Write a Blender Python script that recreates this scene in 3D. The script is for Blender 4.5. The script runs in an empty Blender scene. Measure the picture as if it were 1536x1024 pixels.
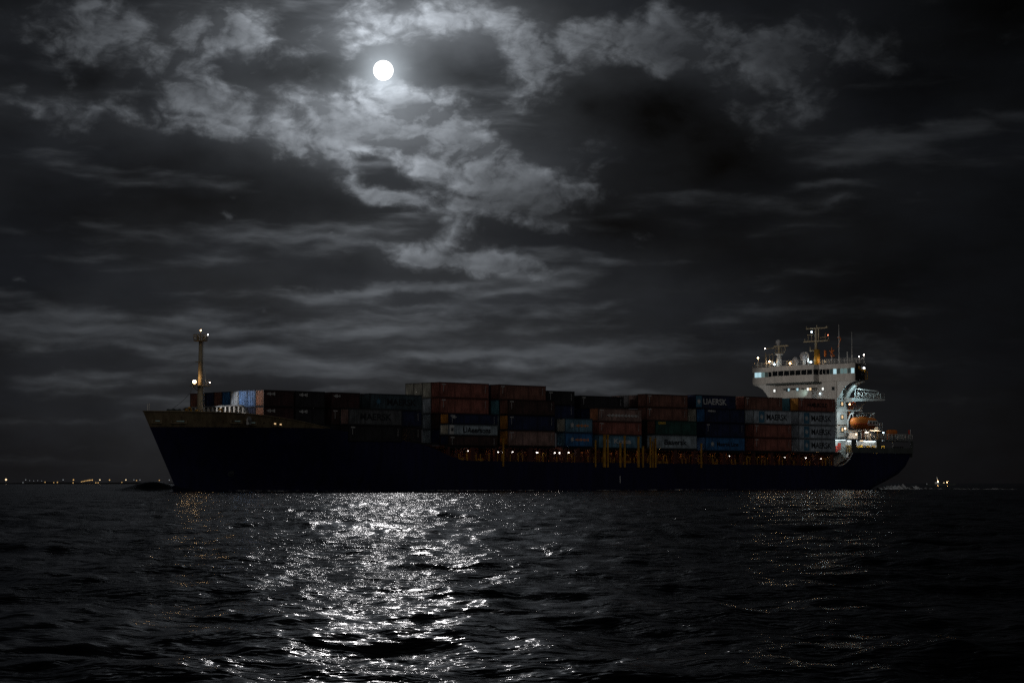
import bpy, math, random
import numpy as np
from math import sin, cos, pi, radians, sqrt, atan2

random.seed(7)
rng = np.random.default_rng(11)
scene = bpy.context.scene
COL = scene.collection

# ------------------------------------------------------------------ camera numbers
FPX = 3300.0                     # focal length in photo pixels (photo is 1536 wide)
CAM_H = 1.35
PITCH = math.atan((724.5 - 512) / FPX)
THETA = radians(42.5)            # heading of the ship relative to the picture plane
SHIP_O = (25.0, 13.65, 0.0)      # ship frame: s aft, t to starboard from the port side, z up
ct, st = cos(THETA), sin(THETA)


def W(s, t, z):
    return (s * ct - t * st, 415.0 + s * st + t * ct, z)


# ------------------------------------------------------------------ materials
def nodes_of(m):
    m.use_nodes = True
    nt = m.node_tree
    for n in list(nt.nodes):
        nt.nodes.remove(n)
    return nt


def paint(name, rgb, rough=0.55, grime=0.35, scale=0.6, rust=None, metallic=0.0, streak=6.0):
    """weathered paint: broad patches, vertical streaks and a little rust"""
    m = bpy.data.materials.new(name)
    nt = nodes_of(m)
    N, L = nt.nodes.new, nt.links.new
    out = N('ShaderNodeOutputMaterial'); b = N('ShaderNodeBsdfPrincipled')
    L(b.outputs[0], out.inputs[0])
    tc = N('ShaderNodeTexCoord')
    mp = N('ShaderNodeMapping'); mp.inputs['Scale'].default_value = (scale * streak, scale * streak, scale)
    L(tc.outputs['Object'], mp.inputs[0])
    n1 = N('ShaderNodeTexNoise'); n1.inputs['Scale'].default_value = 1.0; n1.inputs['Detail'].default_value = 5
    L(mp.outputs[0], n1.inputs['Vector'])
    n2 = N('ShaderNodeTexNoise'); n2.inputs['Scale'].default_value = scale * 0.7; n2.inputs['Detail'].default_value = 6
    L(tc.outputs['Object'], n2.inputs['Vector'])
    mul = N('ShaderNodeMath'); mul.operation = 'MULTIPLY'
    L(n1.outputs[0], mul.inputs[0]); L(n2.outputs[0], mul.inputs[1])
    mr = N('ShaderNodeMapRange'); mr.inputs[1].default_value = 0.15; mr.inputs[2].default_value = 0.36
    mr.inputs[3].default_value = 1.0 - grime; mr.inputs[4].default_value = 1.0 + grime * 0.5
    L(mul.outputs[0], mr.inputs[0])
    mx = N('ShaderNodeMix'); mx.data_type = 'RGBA'; mx.blend_type = 'MULTIPLY'
    mx.inputs[0].default_value = 1.0
    mx.inputs[6].default_value = (*rgb, 1)
    L(mr.outputs[0], mx.inputs[7])
    col = mx.outputs[2]
    if rust:
        n3 = N('ShaderNodeTexNoise'); n3.inputs['Scale'].default_value = 1.3; n3.inputs['Detail'].default_value = 8
        n3.inputs['Roughness'].default_value = 0.7
        L(mp.outputs[0], n3.inputs['Vector'])
        r = N('ShaderNodeMapRange'); r.inputs[1].default_value = 0.56; r.inputs[2].default_value = 0.70
        r.inputs[4].default_value = 0.75
        L(n3.outputs[0], r.inputs[0])
        mx2 = N('ShaderNodeMix'); mx2.data_type = 'RGBA'
        L(r.outputs[0], mx2.inputs[0]); L(col, mx2.inputs[6]); mx2.inputs[7].default_value = (*rust, 1)
        col = mx2.outputs[2]
    L(col, b.inputs['Base Color'])
    b.inputs['Roughness'].default_value = rough
    b.inputs['Metallic'].default_value = metallic
    b.inputs['Specular IOR Level'].default_value = 0.3
    return m


def glow(name, rgb, strength):
    m = bpy.data.materials.new(name)
    nt = nodes_of(m)
    out = nt.nodes.new('ShaderNodeOutputMaterial'); e = nt.nodes.new('ShaderNodeEmission')
    e.inputs[0].default_value = (*rgb, 1); e.inputs[1].default_value = strength
    nt.links.new(e.outputs[0], out.inputs[0])
    return m


RUST = (0.10, 0.035, 0.015)
M = {
    'hull': paint('hull_navy_paint', (0.006, 0.007, 0.038), 0.6, 0.4, 0.15),
    'bulwark': paint('buff_bulwark_paint', (0.19, 0.145, 0.085), 0.6, 0.45, 0.2, RUST),
    'deck': paint('deck_red_oxide', (0.05, 0.018, 0.013), 0.8, 0.4, 0.3),
    'coaming': paint('red_oxide_coaming', (0.13, 0.045, 0.035), 0.7, 0.5, 0.3, RUST),
    'white': paint('white_steel_paint', (0.72, 0.71, 0.67), 0.5, 0.2, 0.4),
    'cream': paint('cream_superstructure_paint', (0.60, 0.56, 0.51), 0.55, 0.16, 0.3),
    'grey': paint('grey_steel_paint', (0.20, 0.21, 0.21), 0.6, 0.3, 0.4),
    'dkgrey': paint('dark_grey_steel_paint', (0.08, 0.09, 0.085), 0.6, 0.3, 0.4),
    'yellow': paint('yellow_steel_paint', (0.50, 0.26, 0.03), 0.55, 0.45, 0.8, RUST),
    'mast': paint('buff_mast_paint', (0.36, 0.30, 0.20), 0.5, 0.25, 0.5),
    'orange': paint('orange_lifeboat_paint', (0.60, 0.16, 0.03), 0.4, 0.25, 0.8),
    'redpaint': paint('signal_red_paint', (0.55, 0.05, 0.03), 0.5, 0.2, 0.8),
    'black': paint('black_paint', (0.012, 0.012, 0.014), 0.6, 0.2, 0.5),
    'dome': paint('grey_radome_plastic', (0.35, 0.35, 0.36), 0.5, 0.1, 0.5),
    'glass': paint('dark_window_glass', (0.01, 0.012, 0.014), 0.15, 0.2, 0.5),
    'letter_black': paint('black_lettering_paint', (0.012, 0.014, 0.018), 0.6, 0.2, 0.5),
    'letter_white': paint('white_lettering_paint', (0.55, 0.55, 0.54), 0.6, 0.3, 0.5),
    'letter_yellow': paint('yellow_lettering_paint', (0.7, 0.45, 0.06), 0.6, 0.3, 0.5),
    'letter_orange': paint('orange_lettering_paint', (0.7, 0.26, 0.08), 0.6, 0.3, 0.5),
    'emblem': paint('pale_blue_emblem_paint', (0.06, 0.17, 0.26), 0.6, 0.2, 0.5),
}
GL = {
    'warm': glow('warm_lamp_glow', (1.0, 0.62, 0.28), 26),
    'white': glow('white_lamp_glow', (0.92, 0.95, 1.0), 8),
    'walk': glow('walkway_lamp_glow', (1.0, 0.86, 0.78), 15),
    'sodium': glow('sodium_lamp_glow', (1.0, 0.52, 0.16), 75),
    'cold': glow('cold_lamp_glow', (0.66, 0.88, 1.0), 8),
    'red': glow('red_lamp_glow', (1.0, 0.25, 0.12), 5),
    'winwarm': glow('warm_lit_window', (1.0, 0.66, 0.34), 0.9),
    'wincold': glow('cold_lit_window', (0.55, 0.85, 0.95), .75),
    'windim': glow('dim_lit_window', (0.45, 0.62, 0.58), 0.05),
    'winmid': glow('half_lit_window', (0.5, 0.8, 0.80), 0.20),
    'winwhite': glow('white_lit_window', (0.95, 0.95, 0.9), 1.2),
    'cabin': glow('cabin_strip_light', (0.75, 0.92, 1.0), 5),
    'cabinwarm': glow('warm_strip_light', (1.0, 0.72, 0.42), 5),
    'shore': glow('shore_lamp_glow', (1.0, 0.60, 0.22), .75),
    'shorehot': glow('bright_shore_lamp_glow', (1.0, 0.75, 0.45), 1.6),
    'shorepale': glow('pale_shore_lamp_glow', (0.75, 0.8, 0.85), 0.35),
    'moon': glow('moon_surface', (1.0, 0.99, 0.97), 2.2),
}
for k_ in GL:
    if k_ not in ('walk', 'sodium', 'warm'):
        GL[k_].cycles.emission_sampling = 'NONE'      # these are seen, but light next to nothing
CC = {  # container paints
    'red': (0.25, 0.088, 0.066), 'redbrown': (0.17, 0.075, 0.055), 'rust': (0.42, 0.17, 0.085),
    'grey': (0.40, 0.45, 0.50), 'sky': (0.13, 0.25, 0.50), 'blue': (0.03, 0.13, 0.30), 'steelblue': (0.10, 0.21, 0.29),
    'navy': (0.012, 0.020, 0.060), 'green': (0.018, 0.065, 0.055), 'cream': (0.52, 0.50, 0.42),
    'orange': (0.48, 0.21, 0.04), 'brown': (0.05, 0.026, 0.022), 'dark': (0.018, 0.017, 0.02),
    'teal': (0.12, 0.30, 0.36), 'pale': (0.30, 0.36, 0.40), 'maroon': (0.04, 0.016, 0.016), 'worn': (0.24, 0.15, 0.13), 'slate': (0.045, 0.070, 0.085), 'ash': (0.085, 0.090, 0.095),
}
CM = {k: paint('container_paint_' + k, v, 0.6, 0.6, 0.5,
               RUST if k in ('cream', 'grey', 'pale', 'worn', 'red', 'steelblue') else None, streak=11.0) for k, v in CC.items()}
CM_SHADED = {k: paint('container_frame_shaded_' + k, tuple(c * 0.4 for c in v), 0.65, 0.4, 0.8) for k, v in CC.items()}  # frames darker than the box paint, standing in for shade between tiers


# ------------------------------------------------------------------ mesh builder
class MB:
    def __init__(self):
        self.v, self.f, self.sm = [], [], []

    def add(self, vs, fs, smooth=False):
        o = len(self.v)
        self.v += [tuple(p) for p in vs]
        self.f += [tuple(i + o for i in f) for f in fs]
        self.sm += [smooth] * len(fs)
        return self

    def box(self, x0, x1, y0, y1, z0, z1):
        return self.add([(x0, y0, z0), (x1, y0, z0), (x1, y1, z0), (x0, y1, z0), (x0, y0, z1), (x1, y0, z1), (x1, y1, z1), (x0, y1, z1)],
                        [(0, 3, 2, 1), (4, 5, 6, 7), (0, 1, 5, 4), (1, 2, 6, 5), (2, 3, 7, 6), (3, 0, 4, 7)])

    def tube(self, pts, r, n=7, r2=None):
        P = [np.array(p, float) for p in pts]
        rs = [r + ((r2 if r2 is not None else r) - r) * i / (len(P) - 1) for i in range(len(P))]
        vs, fs = [], []
        prev = None
        for i, p in enumerate(P):
            d = (P[min(i + 1, len(P) - 1)] - P[max(i - 1, 0)]); d = d / (np.linalg.norm(d) + 1e-9)
            a = np.array((0, 0, 1.0)) if abs(d[2]) < 0.9 else np.array((1.0, 0, 0))
            if prev is not None:
                a = prev
            u = np.cross(d, a); u /= np.linalg.norm(u) + 1e-9
            w = np.cross(u, d); prev = w
            for k in range(n):
                q = 2 * pi * k / n
                vs.append(p + rs[i] * (cos(q) * u + sin(q) * w))
        for i in range(len(P) - 1):
            for k in range(n):
                k2 = (k + 1) % n
                fs.append((i * n + k, i * n + k2, (i + 1) * n + k2, (i + 1) * n + k))
        fs.append(tuple(range(n))[::-1]); fs.append(tuple((len(P) - 1) * n + k for k in range(n)))
        return self.add(vs, fs, True)

    def cyl(self, c, r, z0, z1, n=16, r2=None):
        return self.tube([(c[0], c[1], z0), (c[0], c[1], z1)], r, n, r2)

    def ball(self, c, r, nu=10, nv=6, sz=1.0):
        vs, fs = [], []
        for j in range(nv + 1):
            ph = pi * j / nv
            for i in range(nu):
                q = 2 * pi * i / nu
                vs.append((c[0] + r * sin(ph) * cos(q), c[1] + r * sin(ph) * sin(q), c[2] + r * sz * cos(ph)))
        for j in range(nv):
            for i in range(nu):
                i2 = (i + 1) % nu
                fs.append((j * nu + i, (j + 1) * nu + i, (j + 1) * nu + i2, j * nu + i2))
        return self.add(vs, fs, True)

    def prism(self, poly, axis, a0, a1):
        """poly: list of 2D points in the plane across axis; axis 'x','y','z'"""
        def p3(u, v, a):
            return {'x': (a, u, v), 'y': (u, a, v), 'z': (u, v, a)}[axis]
        n = len(poly)
        vs = [p3(u, v, a0) for u, v in poly] + [p3(u, v, a1) for u, v in poly]
        fs = [tuple(range(n))[::-1], tuple(range(n, 2 * n))]
        for i in range(n):
            j = (i + 1) % n
            fs.append((i, j, n + j, n + i))
        return self.add(vs, fs)

    def rail(self, pts, h=1.05, step=1.6, r=0.045, bars=3):
        for a, b in zip(pts[:-1], pts[1:]):
            a, b = np.array(a, float), np.array(b, float)
            n = max(1, int(round(np.linalg.norm(b - a) / step)))
            for i in range(n + 1):
                p = a + (b - a) * i / n
                self.tube([p, p + (0, 0, h)], r, 5)
            for k in range(1, bars + 1):
                z = h * k / bars
                self.tube([a + (0, 0, z), b + (0, 0, z)], r * 0.8, 5)
        return self

    def mesh(self, name, mats):
        me = bpy.data.meshes.new(name)
        me.from_pydata(self.v, [], self.f)
        me.polygons.foreach_set('use_smooth', self.sm)
        for m in (mats if isinstance(mats, (list, tuple)) else [mats]):
            me.materials.append(m)
        me.update()
        return me


def link(o):
    COL.objects.link(o)
    return o


def tag(o, label=None, cat=None, group=None, kind=None):
    if label: o['label'] = label
    if cat: o['category'] = cat
    if group: o['group'] = group
    if kind: o['kind'] = kind
    return o


def empty(name, loc, rz=0.0):
    o = link(bpy.data.objects.new(name, None))
    o.location = loc; o.rotation_euler = (0, 0, rz)
    o.empty_display_size = 0.5
    return o


def obj(name, mb, mat, parent=None, loc=(0, 0, 0)):
    o = link(bpy.data.objects.new(name, mb.mesh(name, mat)))
    o.parent = parent; o.location = loc
    return o


def copy_of(o, parent, loc):
    c = o.copy(); COL.objects.link(c)
    c.parent = parent; c.location = loc
    return c


# ------------------------------------------------------------------ world: moonlit night sky
MOON_AZ = math.atan((573 - 768) / FPX)
MOON_EL = PITCH - math.atan((107 - 512) / FPX)
world = bpy.data.worlds.new('World'); scene.world = world; world.use_nodes = True
wt = world.node_tree
for n in list(wt.nodes):
    wt.nodes.remove(n)


class NX:
    """tiny expression helper over shader nodes"""
    def __init__(self, sock): self.s = sock

    @staticmethod
    def op(o, *a, clamp=False):
        n = wt.nodes.new('ShaderNodeMath'); n.operation = o; n.use_clamp = clamp
        for i, x in enumerate(a):
            if isinstance(x, NX): wt.links.new(x.s, n.inputs[i])
            else: n.inputs[i].default_value = x
        return NX(n.outputs[0])

    def __add__(s, o): return NX.op('ADD', s, o)
    __radd__ = __add__
    def __sub__(s, o): return NX.op('SUBTRACT', s, o)
    def __rsub__(s, o): return NX.op('SUBTRACT', o, s)
    def __mul__(s, o): return NX.op('MULTIPLY', s, o)
    __rmul__ = __mul__


def vec(x, y, z=0.0):
    n = wt.nodes.new('ShaderNodeCombineXYZ')
    for i, q in enumerate((x, y, z)):
        if isinstance(q, NX): wt.links.new(q.s, n.inputs[i])
        else: n.inputs[i].default_value = q
    return n.outputs[0]


def noise(v, scale, detail=6, rough=0.55, dist=0.0, color=False):
    n = wt.nodes.new('ShaderNodeTexNoise')
    n.inputs['Scale'].default_value = scale; n.inputs['Detail'].default_value = detail
    n.inputs['Roughness'].default_value = rough; n.inputs['Distortion'].default_value = dist
    wt.links.new(v, n.inputs['Vector'])
    return n.outputs['Color'] if color else NX(n.outputs[0])


def ramp(x, a, b, lo=0.0, hi=1.0, smooth=True):
    n = wt.nodes.new('ShaderNodeMapRange')
    if smooth: n.interpolation_type = 'SMOOTHSTEP'
    wt.links.new(x.s, n.inputs[0])
    for i, q in zip((1, 2, 3, 4), (a, b, lo, hi)): n.inputs[i].default_value = q
    return NX(n.outputs[0])


tc = wt.nodes.new('ShaderNodeTexCoord')
sep = wt.nodes.new('ShaderNodeSeparateXYZ'); wt.links.new(tc.outputs['Generated'], sep.inputs[0])
dx, dy, dz = (NX(sep.outputs[i]) for i in range(3))
U = NX.op('ARCTAN2', dx, dy) * 33.0          # azimuth,   ~100 photo pixels per unit
V = NX.op('ARCSINE', dz) * 33.0              # elevation, ~100 photo pixels per unit
wcol = noise(vec(U * 1.0, V * 1.7, 3.7), 1.0, 6, 0.55, color=True)
ws = wt.nodes.new('ShaderNodeSeparateXYZ'); wt.links.new(wcol, ws.inputs[0])
UW = U + (NX(ws.outputs[0]) - 0.5) * 0.9
VW = V + (NX(ws.outputs[1]) - 0.5) * 0.55


WARPED, PLAIN = vec(UW, VW), vec(U, V)


def total(lst, warped=True):
    """sum of soft elliptical patches"""
    r = None
    for cu, cv, su, sv, rot, amp in lst:
        n = wt.nodes.new('ShaderNodeTexGradient'); n.gradient_type = 'QUADRATIC_SPHERE'
        tm = n.texture_mapping; tm.vector_type = 'TEXTURE'
        tm.translation = (cu, cv, 0); tm.rotation = (0, 0, radians(rot)); tm.scale = (su * 2.35, sv * 2.35, 1)
        wt.links.new(WARPED if warped else PLAIN, n.inputs[0])
        g = NX(n.outputs['Fac'])
        r = g * amp if r is None else NX.op('MULTIPLY_ADD', g, amp, r)
    return r


MU, MV = MOON_AZ * 33, MOON_EL * 33
# where cloud stands in the sky: azimuth, elevation, half sizes, tilt, cover
PUFF = [(-1.35, 5.62, .80, .26, -8, 1.0), (-0.95, 5.30, .70, .26, -20, .9), (-2.95, 5.60, .75, .30, -25, .9), (-2.65, 5.25, .70, .26, -20, .95), (-3.35, 5.15, .45, .20, -30, .6),
        (-4.70, 5.75, 1.1, .45, -25, .85), (-4.1, 5.4, .8, .3, -25, .7), (-5.6, 5.35, 1.3, .17, -10, .6), (-1.65, 5.05, .6, .24, -20, .8), (-0.85, 4.85, 1.2, .36, -25, 1.0),
        (0.35, 4.55, 1.35, .30, -12, .95), (-2.0, 4.35, .9, .2, -20, .7), (-0.65, 4.15, 1.3, .28, -8, .85), (-1.45, 3.40, 1.2, .28, -10, .8),
        (-0.1, 3.35, 1.0, .28, -12, .8), (0.55, 3.9, .9, .2, -15, .5), (-1.1, 6.85, 1.3, .34, 0, 1.0), (-3.5, 6.55, 1.7, .36, -5, .7), (0.25, 6.35, .6, .45, -30, .75),
        (1.9, 6.65, 1.9, .38, -5, 1.0), (1.0, 5.95, .6, .5, 0, .55), (4.35, 5.65, .55, .42, 0, .7), (3.85, 5.25, .5, .28, 0, .55), (-6.6, 6.3, 1.3, .5, -10, .45),
        (-7.2, 5.5, .9, .25, -15, .6), (3.5, 6.3, 1.6, .42, -8, .85), (1.6, 5.0, .9, .35, -20, .35), (-5.5, 6.8, 1.9, .35, 0, .75), (5.2, 6.5, 1.6, .4, -6, .8), (3.0, 4.6, .9, .3, 0, .3)]
STRK = [(5.3, 5.0, 1.3, .13, 8, 1.0), (4.95, 4.75, .9, .11, 6, .9), (4.7, 4.4, .6, .09, 8, .9), (4.85, 4.2, .4, .07, 6, .8), (6.5, 5.2, 1.1, .13, 10, .8),
        (-0.7, 3.0, 2.2, .11, 6, .8), (-0.1, 2.82, .9, .09, 8, .8), (-2.7, 2.85, 2.0, .09, 2, .7), (-1.3, 2.62, 1.8, .11, 0, .85), (-4.7, 2.3, 3.0, .12, 3, .7),
        (-5.2, 1.98, 2.6, .16, -6, .9), (-1.7, 2.22, 1.6, .22, 0, .95), (0.8, 2.05, 1.2, .20, 0, .8), (-1.1, 1.92, 2.0, .17, 0, .8), (-6.5, 2.45, 1.2, .17, 0, .7),
        (1.8, 1.85, 1.5, .16, 0, .75), (-3.5, 1.62, 2.2, .14, -2, .7), (0.5, 1.45, 2.5, .16, 0, .6), (2.6, 2.9, 1.4, .13, 4, .5), (4.6, 3.1, 1.3, .2, 6, .45), (5.5, 1.9, .9, .12, -4, .6),
        (-2.4, 1.2, 2.2, .14, 0, .5), (3.4, 2.5, 1.4, .12, 5, .5), (-5.6, .95, 1.8, .12, 2, .6), (-6.4, 1.5, 1.2, .12, 0, .6), (5.9, 2.5, 1.2, .14, 4, .5), (6.2, 1.2, 1.4, .12, 0, .5), (4.0, 3.7, 1.2, .16, 8, .4)]
SOFT = [(MU, MV, 0.25, 0.25, 0, 0.50), (MU, MV, 0.62, 0.55, 0, 0.12), (MU, MV, 1.9, 1.3, 0, 0.034),
        (-1.30, 6.85, 1.15, 0.36, 0, 0.13), (-0.6, 0.9, 4.2, 1.1, 0, 0.008), (-5.2, 0.8, 1.3, 0.8, 0, 0.009)]
mx, mv = MU - U, MV - V
r2 = mx * mx + mv * mv
rm_ = NX.op('SQRT', r2)
inv = NX.op('DIVIDE', 0.16, NX.op('SQRT', r2 + 0.4))
illum = NX.op('EXPONENT', rm_ * (-1 / 1.0)) * 0.52 + NX.op('EXPONENT', rm_ * (-1 / 5.6)) * 0.108
bw_ = wt.nodes.new('ShaderNodeSeparateXYZ')
wt.links.new(noise(vec(U * 1.1, V * 1.7, 7.7), 1.0, 2, 0.5, color=True), bw_.inputs[0])
PU = U * 0.9 + (NX(bw_.outputs[0]) - 0.5) * 0.6
PV = V * 1.5 + (NX(bw_.outputs[1]) - 0.5) * 0.6
n0 = noise(vec(PU, PV, 1.3), 0.75, 9, 0.52)
n1 = noise(vec(PU + mx * inv * 1.3, PV + mv * inv * 1.8, 1.3), 0.75, 7, 0.52)
SU = U * 0.44 + V * 0.06
SV = V * 2.3 + (NX(bw_.outputs[1]) - 0.5) * 0.45
s0 = noise(vec(SU, SV, 8.1), 0.9, 8, 0.50)
s1 = noise(vec(SU, SV + 0.22, 8.1), 0.9, 5, 0.50)
cp = NX.op('MINIMUM', total(PUFF), 1.1)
cs = NX.op('MINIMUM', total(STRK), 1.1)
def billow(x, y):
    n = wt.nodes.new('ShaderNodeTexVoronoi'); n.voronoi_dimensions = '2D'; n.feature = 'F1'
    n.inputs['Scale'].default_value = 1.0; n.inputs['Detail'].default_value = 4.0; n.inputs['Roughness'].default_value = 0.55; n.inputs['Lacunarity'].default_value = 2.1
    wt.links.new(vec(x, y), n.inputs['Vector'])
    return 1.0 - NX(n.outputs['Distance'])


BU = U * 1.7 + (NX(ws.outputs[0]) - 0.5) * 1.6
BV = V * 2.5 + (NX(ws.outputs[1]) - 0.5) * 1.6
n2 = billow(BU, BV)
n3 = billow(BU + mx * inv * 1.2, BV + mv * inv * 1.6)
pa = n0 * 1.15 + (n2 - 0.5) * 0.14 + cp * 0.56 - 0.07
pd = ramp(pa, 0.63, 0.95) * ramp(pa, 0.88, 1.28, 1.0, 0.40)      # thin rims glow, thick hearts are darker
pl_ = NX.op('MAXIMUM', (n0 - n1) * 6.0 + (n2 - n3) * 0.7 + (n2 - 0.5) * 0.15 + 0.72, 0.15)
s2 = noise(vec(SU * 3.0, SV * 2.2, 3.0), 1.0, 6, 0.55)
sd = ramp(s0 * 1.15 + (s2 - 0.5) * 0.22 + cs * 0.48 - 0.07, 0.56, 0.92)
sl_ = NX.op('MAXIMUM', (s0 - s1) * 5.0 + (s2 - 0.5) * 0.4 + 0.72, 0.15)
rgt = ramp(U, 0.5, 7.8, 1.0, 0.50)
haze = ramp(noise(vec(U * 0.35, V * 0.6, 5.0), 1.0, 5, 0.5), 0.32, 0.68, 0.08, 0.25)
DARK = [(7.4, 7.0, 2.2, .9, 0, .9), (-7.6, 7.3, 1.8, .55, 0, .7), (2.3, 5.55, 1.0, .55, -10, .9), (1.1, 5.6, .55, .45, 0, .6), (1.5, 3.9, 1.8, .45, -10, .8), (3.2, 4.7, 1.3, .7, -10, .9), (-4.6, 4.2, 2.6, .5, 0, .6),
        (-3.0, 6.15, .8, .22, 0, .5), (-0.75, 6.05, .8, .22, -8, .6), (-3.0, 6.05, .9, .2, 0, .4), (6.4, 5.9, 1.4, .4, 0, .5), (-6.3, 5.9, .8, .25, 0, .6), (5.2, 3.2, 2.0, .7, 0, .5)]
shade = 1.0 - NX.op('MINIMUM', total(DARK), 0.92) * ramp(n0, 0.28, 0.55, 0.75, 1.0)
rgt = rgt * ramp(V, 7.1, 9.5, 1.0, 0.22) * ramp(V, 0.0, 2.0, 0.66, 1.0) * shade
cloud = illum * rgt * (pd * pl_ * 1.12 + sd * sl_ * 0.80 + haze + cp * 0.17 + cs * 0.17) + total(SOFT[3:]) * ramp(n0, 0.3, 0.7, 0.6, 1.1)
halo = total(SOFT[:3], warped=False) * ramp(n0, 0.3, 0.7, 0.75, 1.1)
base = (ramp(noise(vec(U * 0.5, V * 1.2, 2.0), 1.0, 6), 0.3, 0.7, 0.0030, 0.0060) + ramp(V, 0.0, 2.0, 0.0016, 0.0)) * rgt
# unseen sky behind the camera, brightened as added fill on the ship's near side
back = ramp(dy * -1.0, -0.15, 0.8) * ramp(dz, 0.02, 0.22) * ramp(dz, 0.55, 1.0, 1.0, 0.5) \
    * ramp(noise(vec(dx * 3.0, dz * 5.0, 4.0), 1.0, 5), 0.3, 0.7, 0.55, 1.35)


def rgbscale(x, col):
    n = wt.nodes.new('ShaderNodeVectorMath'); n.operation = 'SCALE'
    n.inputs[0].default_value = col; wt.links.new(x.s, n.inputs['Scale'])
    return n.outputs[0]


def vadd(a, b):
    n = wt.nodes.new('ShaderNodeVectorMath'); n.operation = 'ADD'
    wt.links.new(a, n.inputs[0]); wt.links.new(b, n.inputs[1])
    return n.outputs[0]


sky = wt.nodes.new('ShaderNodeTexSky'); sky.sky_type = 'NISHITA'; sky.sun_disc = False
sky.sun_elevation = MOON_EL; sky.sun_rotation = MOON_AZ
skys = wt.nodes.new('ShaderNodeVectorMath'); skys.operation = 'SCALE'
wt.links.new(sky.outputs[0], skys.inputs[0]); skys.inputs['Scale'].default_value = 0.00004
BACK = 0.17
tot = vadd(vadd(rgbscale(cloud, (0.90, 0.975, 1.07)), rgbscale(halo, (0.86, 0.97, 1.06))),
           vadd(rgbscale(base, (0.78, 0.97, 1.40)), rgbscale(back, (BACK * 1.02, BACK, BACK * 0.98))))
tot = vadd(tot, skys.outputs[0])
bg = wt.nodes.new('ShaderNodeBackground'); wt.links.new(tot, bg.inputs[0]); bg.inputs[1].default_value = 1.0
wo = wt.nodes.new('ShaderNodeOutputWorld'); wt.links.new(bg.outputs[0], wo.inputs[0])

# the moon itself, far beyond the ship
moon_d = 12000.0
moon_dir = np.array((sin(MOON_AZ) * cos(MOON_EL), cos(MOON_AZ) * cos(MOON_EL), sin(MOON_EL)))
mm = MB().ball((0, 0, 0), moon_d * 15.0 / FPX, 48, 24)
moon = obj('moon', mm, GL['moon'], None, tuple(moon_dir * moon_d + np.array((0, 0, CAM_H))))
GL['moon'].cycles.emission_sampling = 'NONE'
tag(moon, 'bright white full moon shining between the clouds', 'moon')

# moonlight
sun = bpy.data.lights.new('moonlight', 'SUN'); sun.energy = 0.0105; sun.angle = radians(0.5); sun.color = (1.0, 0.97, 0.97)
so = link(bpy.data.objects.new('moonlight', sun))
LAZ = MOON_AZ + radians(0.35)
ld = np.array((sin(LAZ) * cos(MOON_EL), cos(LAZ) * cos(MOON_EL), sin(MOON_EL)))
from mathutils import Vector
so.rotation_euler = Vector(-ld).to_track_quat('-Z', 'Y').to_euler()

# ------------------------------------------------------------------ sea
def build_sea():
    rr = [7.0]
    while rr[-1] < 900: rr.append(rr[-1] * 1.0043 + 0.004)
    while rr[-1] < 4000: rr.append(rr[-1] * 1.012)
    while rr[-1] < 40000: rr.append(rr[-1] * 1.2)
    r = np.array(rr, np.float32)
    fine = np.radians(np.linspace(-17.5, 17.5, 900))
    side = np.radians(np.linspace(18, 60, 40))
    az = np.concatenate([-side[::-1], fine, side]).astype(np.float32)
    R, A = np.meshgrid(r, az, indexing='ij')
    X = R * np.sin(A); Y = R * np.cos(A)
    dr = np.gradient(r)[:, None]
    da = np.gradient(az)[None, :] * R
    cell = np.maximum(dr, 0 * da)
    Z = np.zeros_like(X); DX = np.zeros_like(X); DY = np.zeros_like(X)
    lam = np.exp(np.linspace(math.log(0.22), math.log(16.0), 74))
    g = np.random.default_rng(5)
    for i, l in enumerate(lam):
        k = 2 * pi / l
        spread = 1.6 if l < 2.2 else 0.75
        ang = pi / 2 + 0.15 + g.normal(0, spread)         # mostly travelling along the line of sight
        kx, ky = k * cos(ang), k * sin(ang)
        slope = SEA_SLOPE * (1.0 if l < 2.2 else (2.2 / l) ** 0.75)
        a = slope / k
        eff = np.abs(ky) * dr / 1.0                           # phase step per radial cell
        fade = np.clip((2.2 - eff) / 1.4, 0, 1)
        fade = fade * np.clip((2.4 - abs(kx) * np.gradient(az)[None, :] * R) / 1.4, 0, 1)
        ph = kx * X + ky * Y + g.uniform(0, 2 * pi)
        s_, c_ = np.sin(ph), np.cos(ph)
        Z += (a * fade) * c_
        q = 0.55 * a * fade
        DX -= q * (kx / k) * s_
        DY -= q * (ky / k) * s_
    far = np.clip((6000 - R) / 4000, 0, 1)
    Z *= far
    # the bow pushes up one smooth mound of water, the stern a low hump
    bx, by, _ = W(-69.5, 15.5, 0)
    d2 = ((X - bx) * ct + (Y - by) * st) / 4.6
    d3 = (-(X - bx) * st + (Y - by) * ct) / 5.2
    mound = np.exp(-(d2 ** 2 + d3 ** 2))
    Z = Z * (1 - 0.8 * mound) + 1.75 * mound
    X = X + DX * far; Y = Y + DY * far
    nr, na = R.shape
    co = np.stack([X, Y, Z], -1).reshape(-1, 3).astype(np.float32)
    idx = np.arange(nr * na, dtype=np.int32).reshape(nr, na)
    q = np.stack([idx[:-1, :-1], idx[:-1, 1:], idx[1:, 1:], idx[1:, :-1]], -1).reshape(-1, 4)
    # the near apron closes the sheet under and behind the camera
    me = bpy.data.meshes.new('sea')
    me.vertices.add(len(co)); me.vertices.foreach_set('co', co.ravel())
    me.loops.add(q.size); me.loops.foreach_set('vertex_index', q.ravel()[::1].copy())
    me.polygons.add(len(q))
    me.polygons.foreach_set('loop_start', np.arange(0, q.size, 4, dtype=np.int32))
    me.polygons.foreach_set('use_smooth', np.ones(len(q), dtype=bool))
    me.update(calc_edges=True)
    me.flip_normals()
    return me


SEA_SLOPE = 0.029


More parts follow.
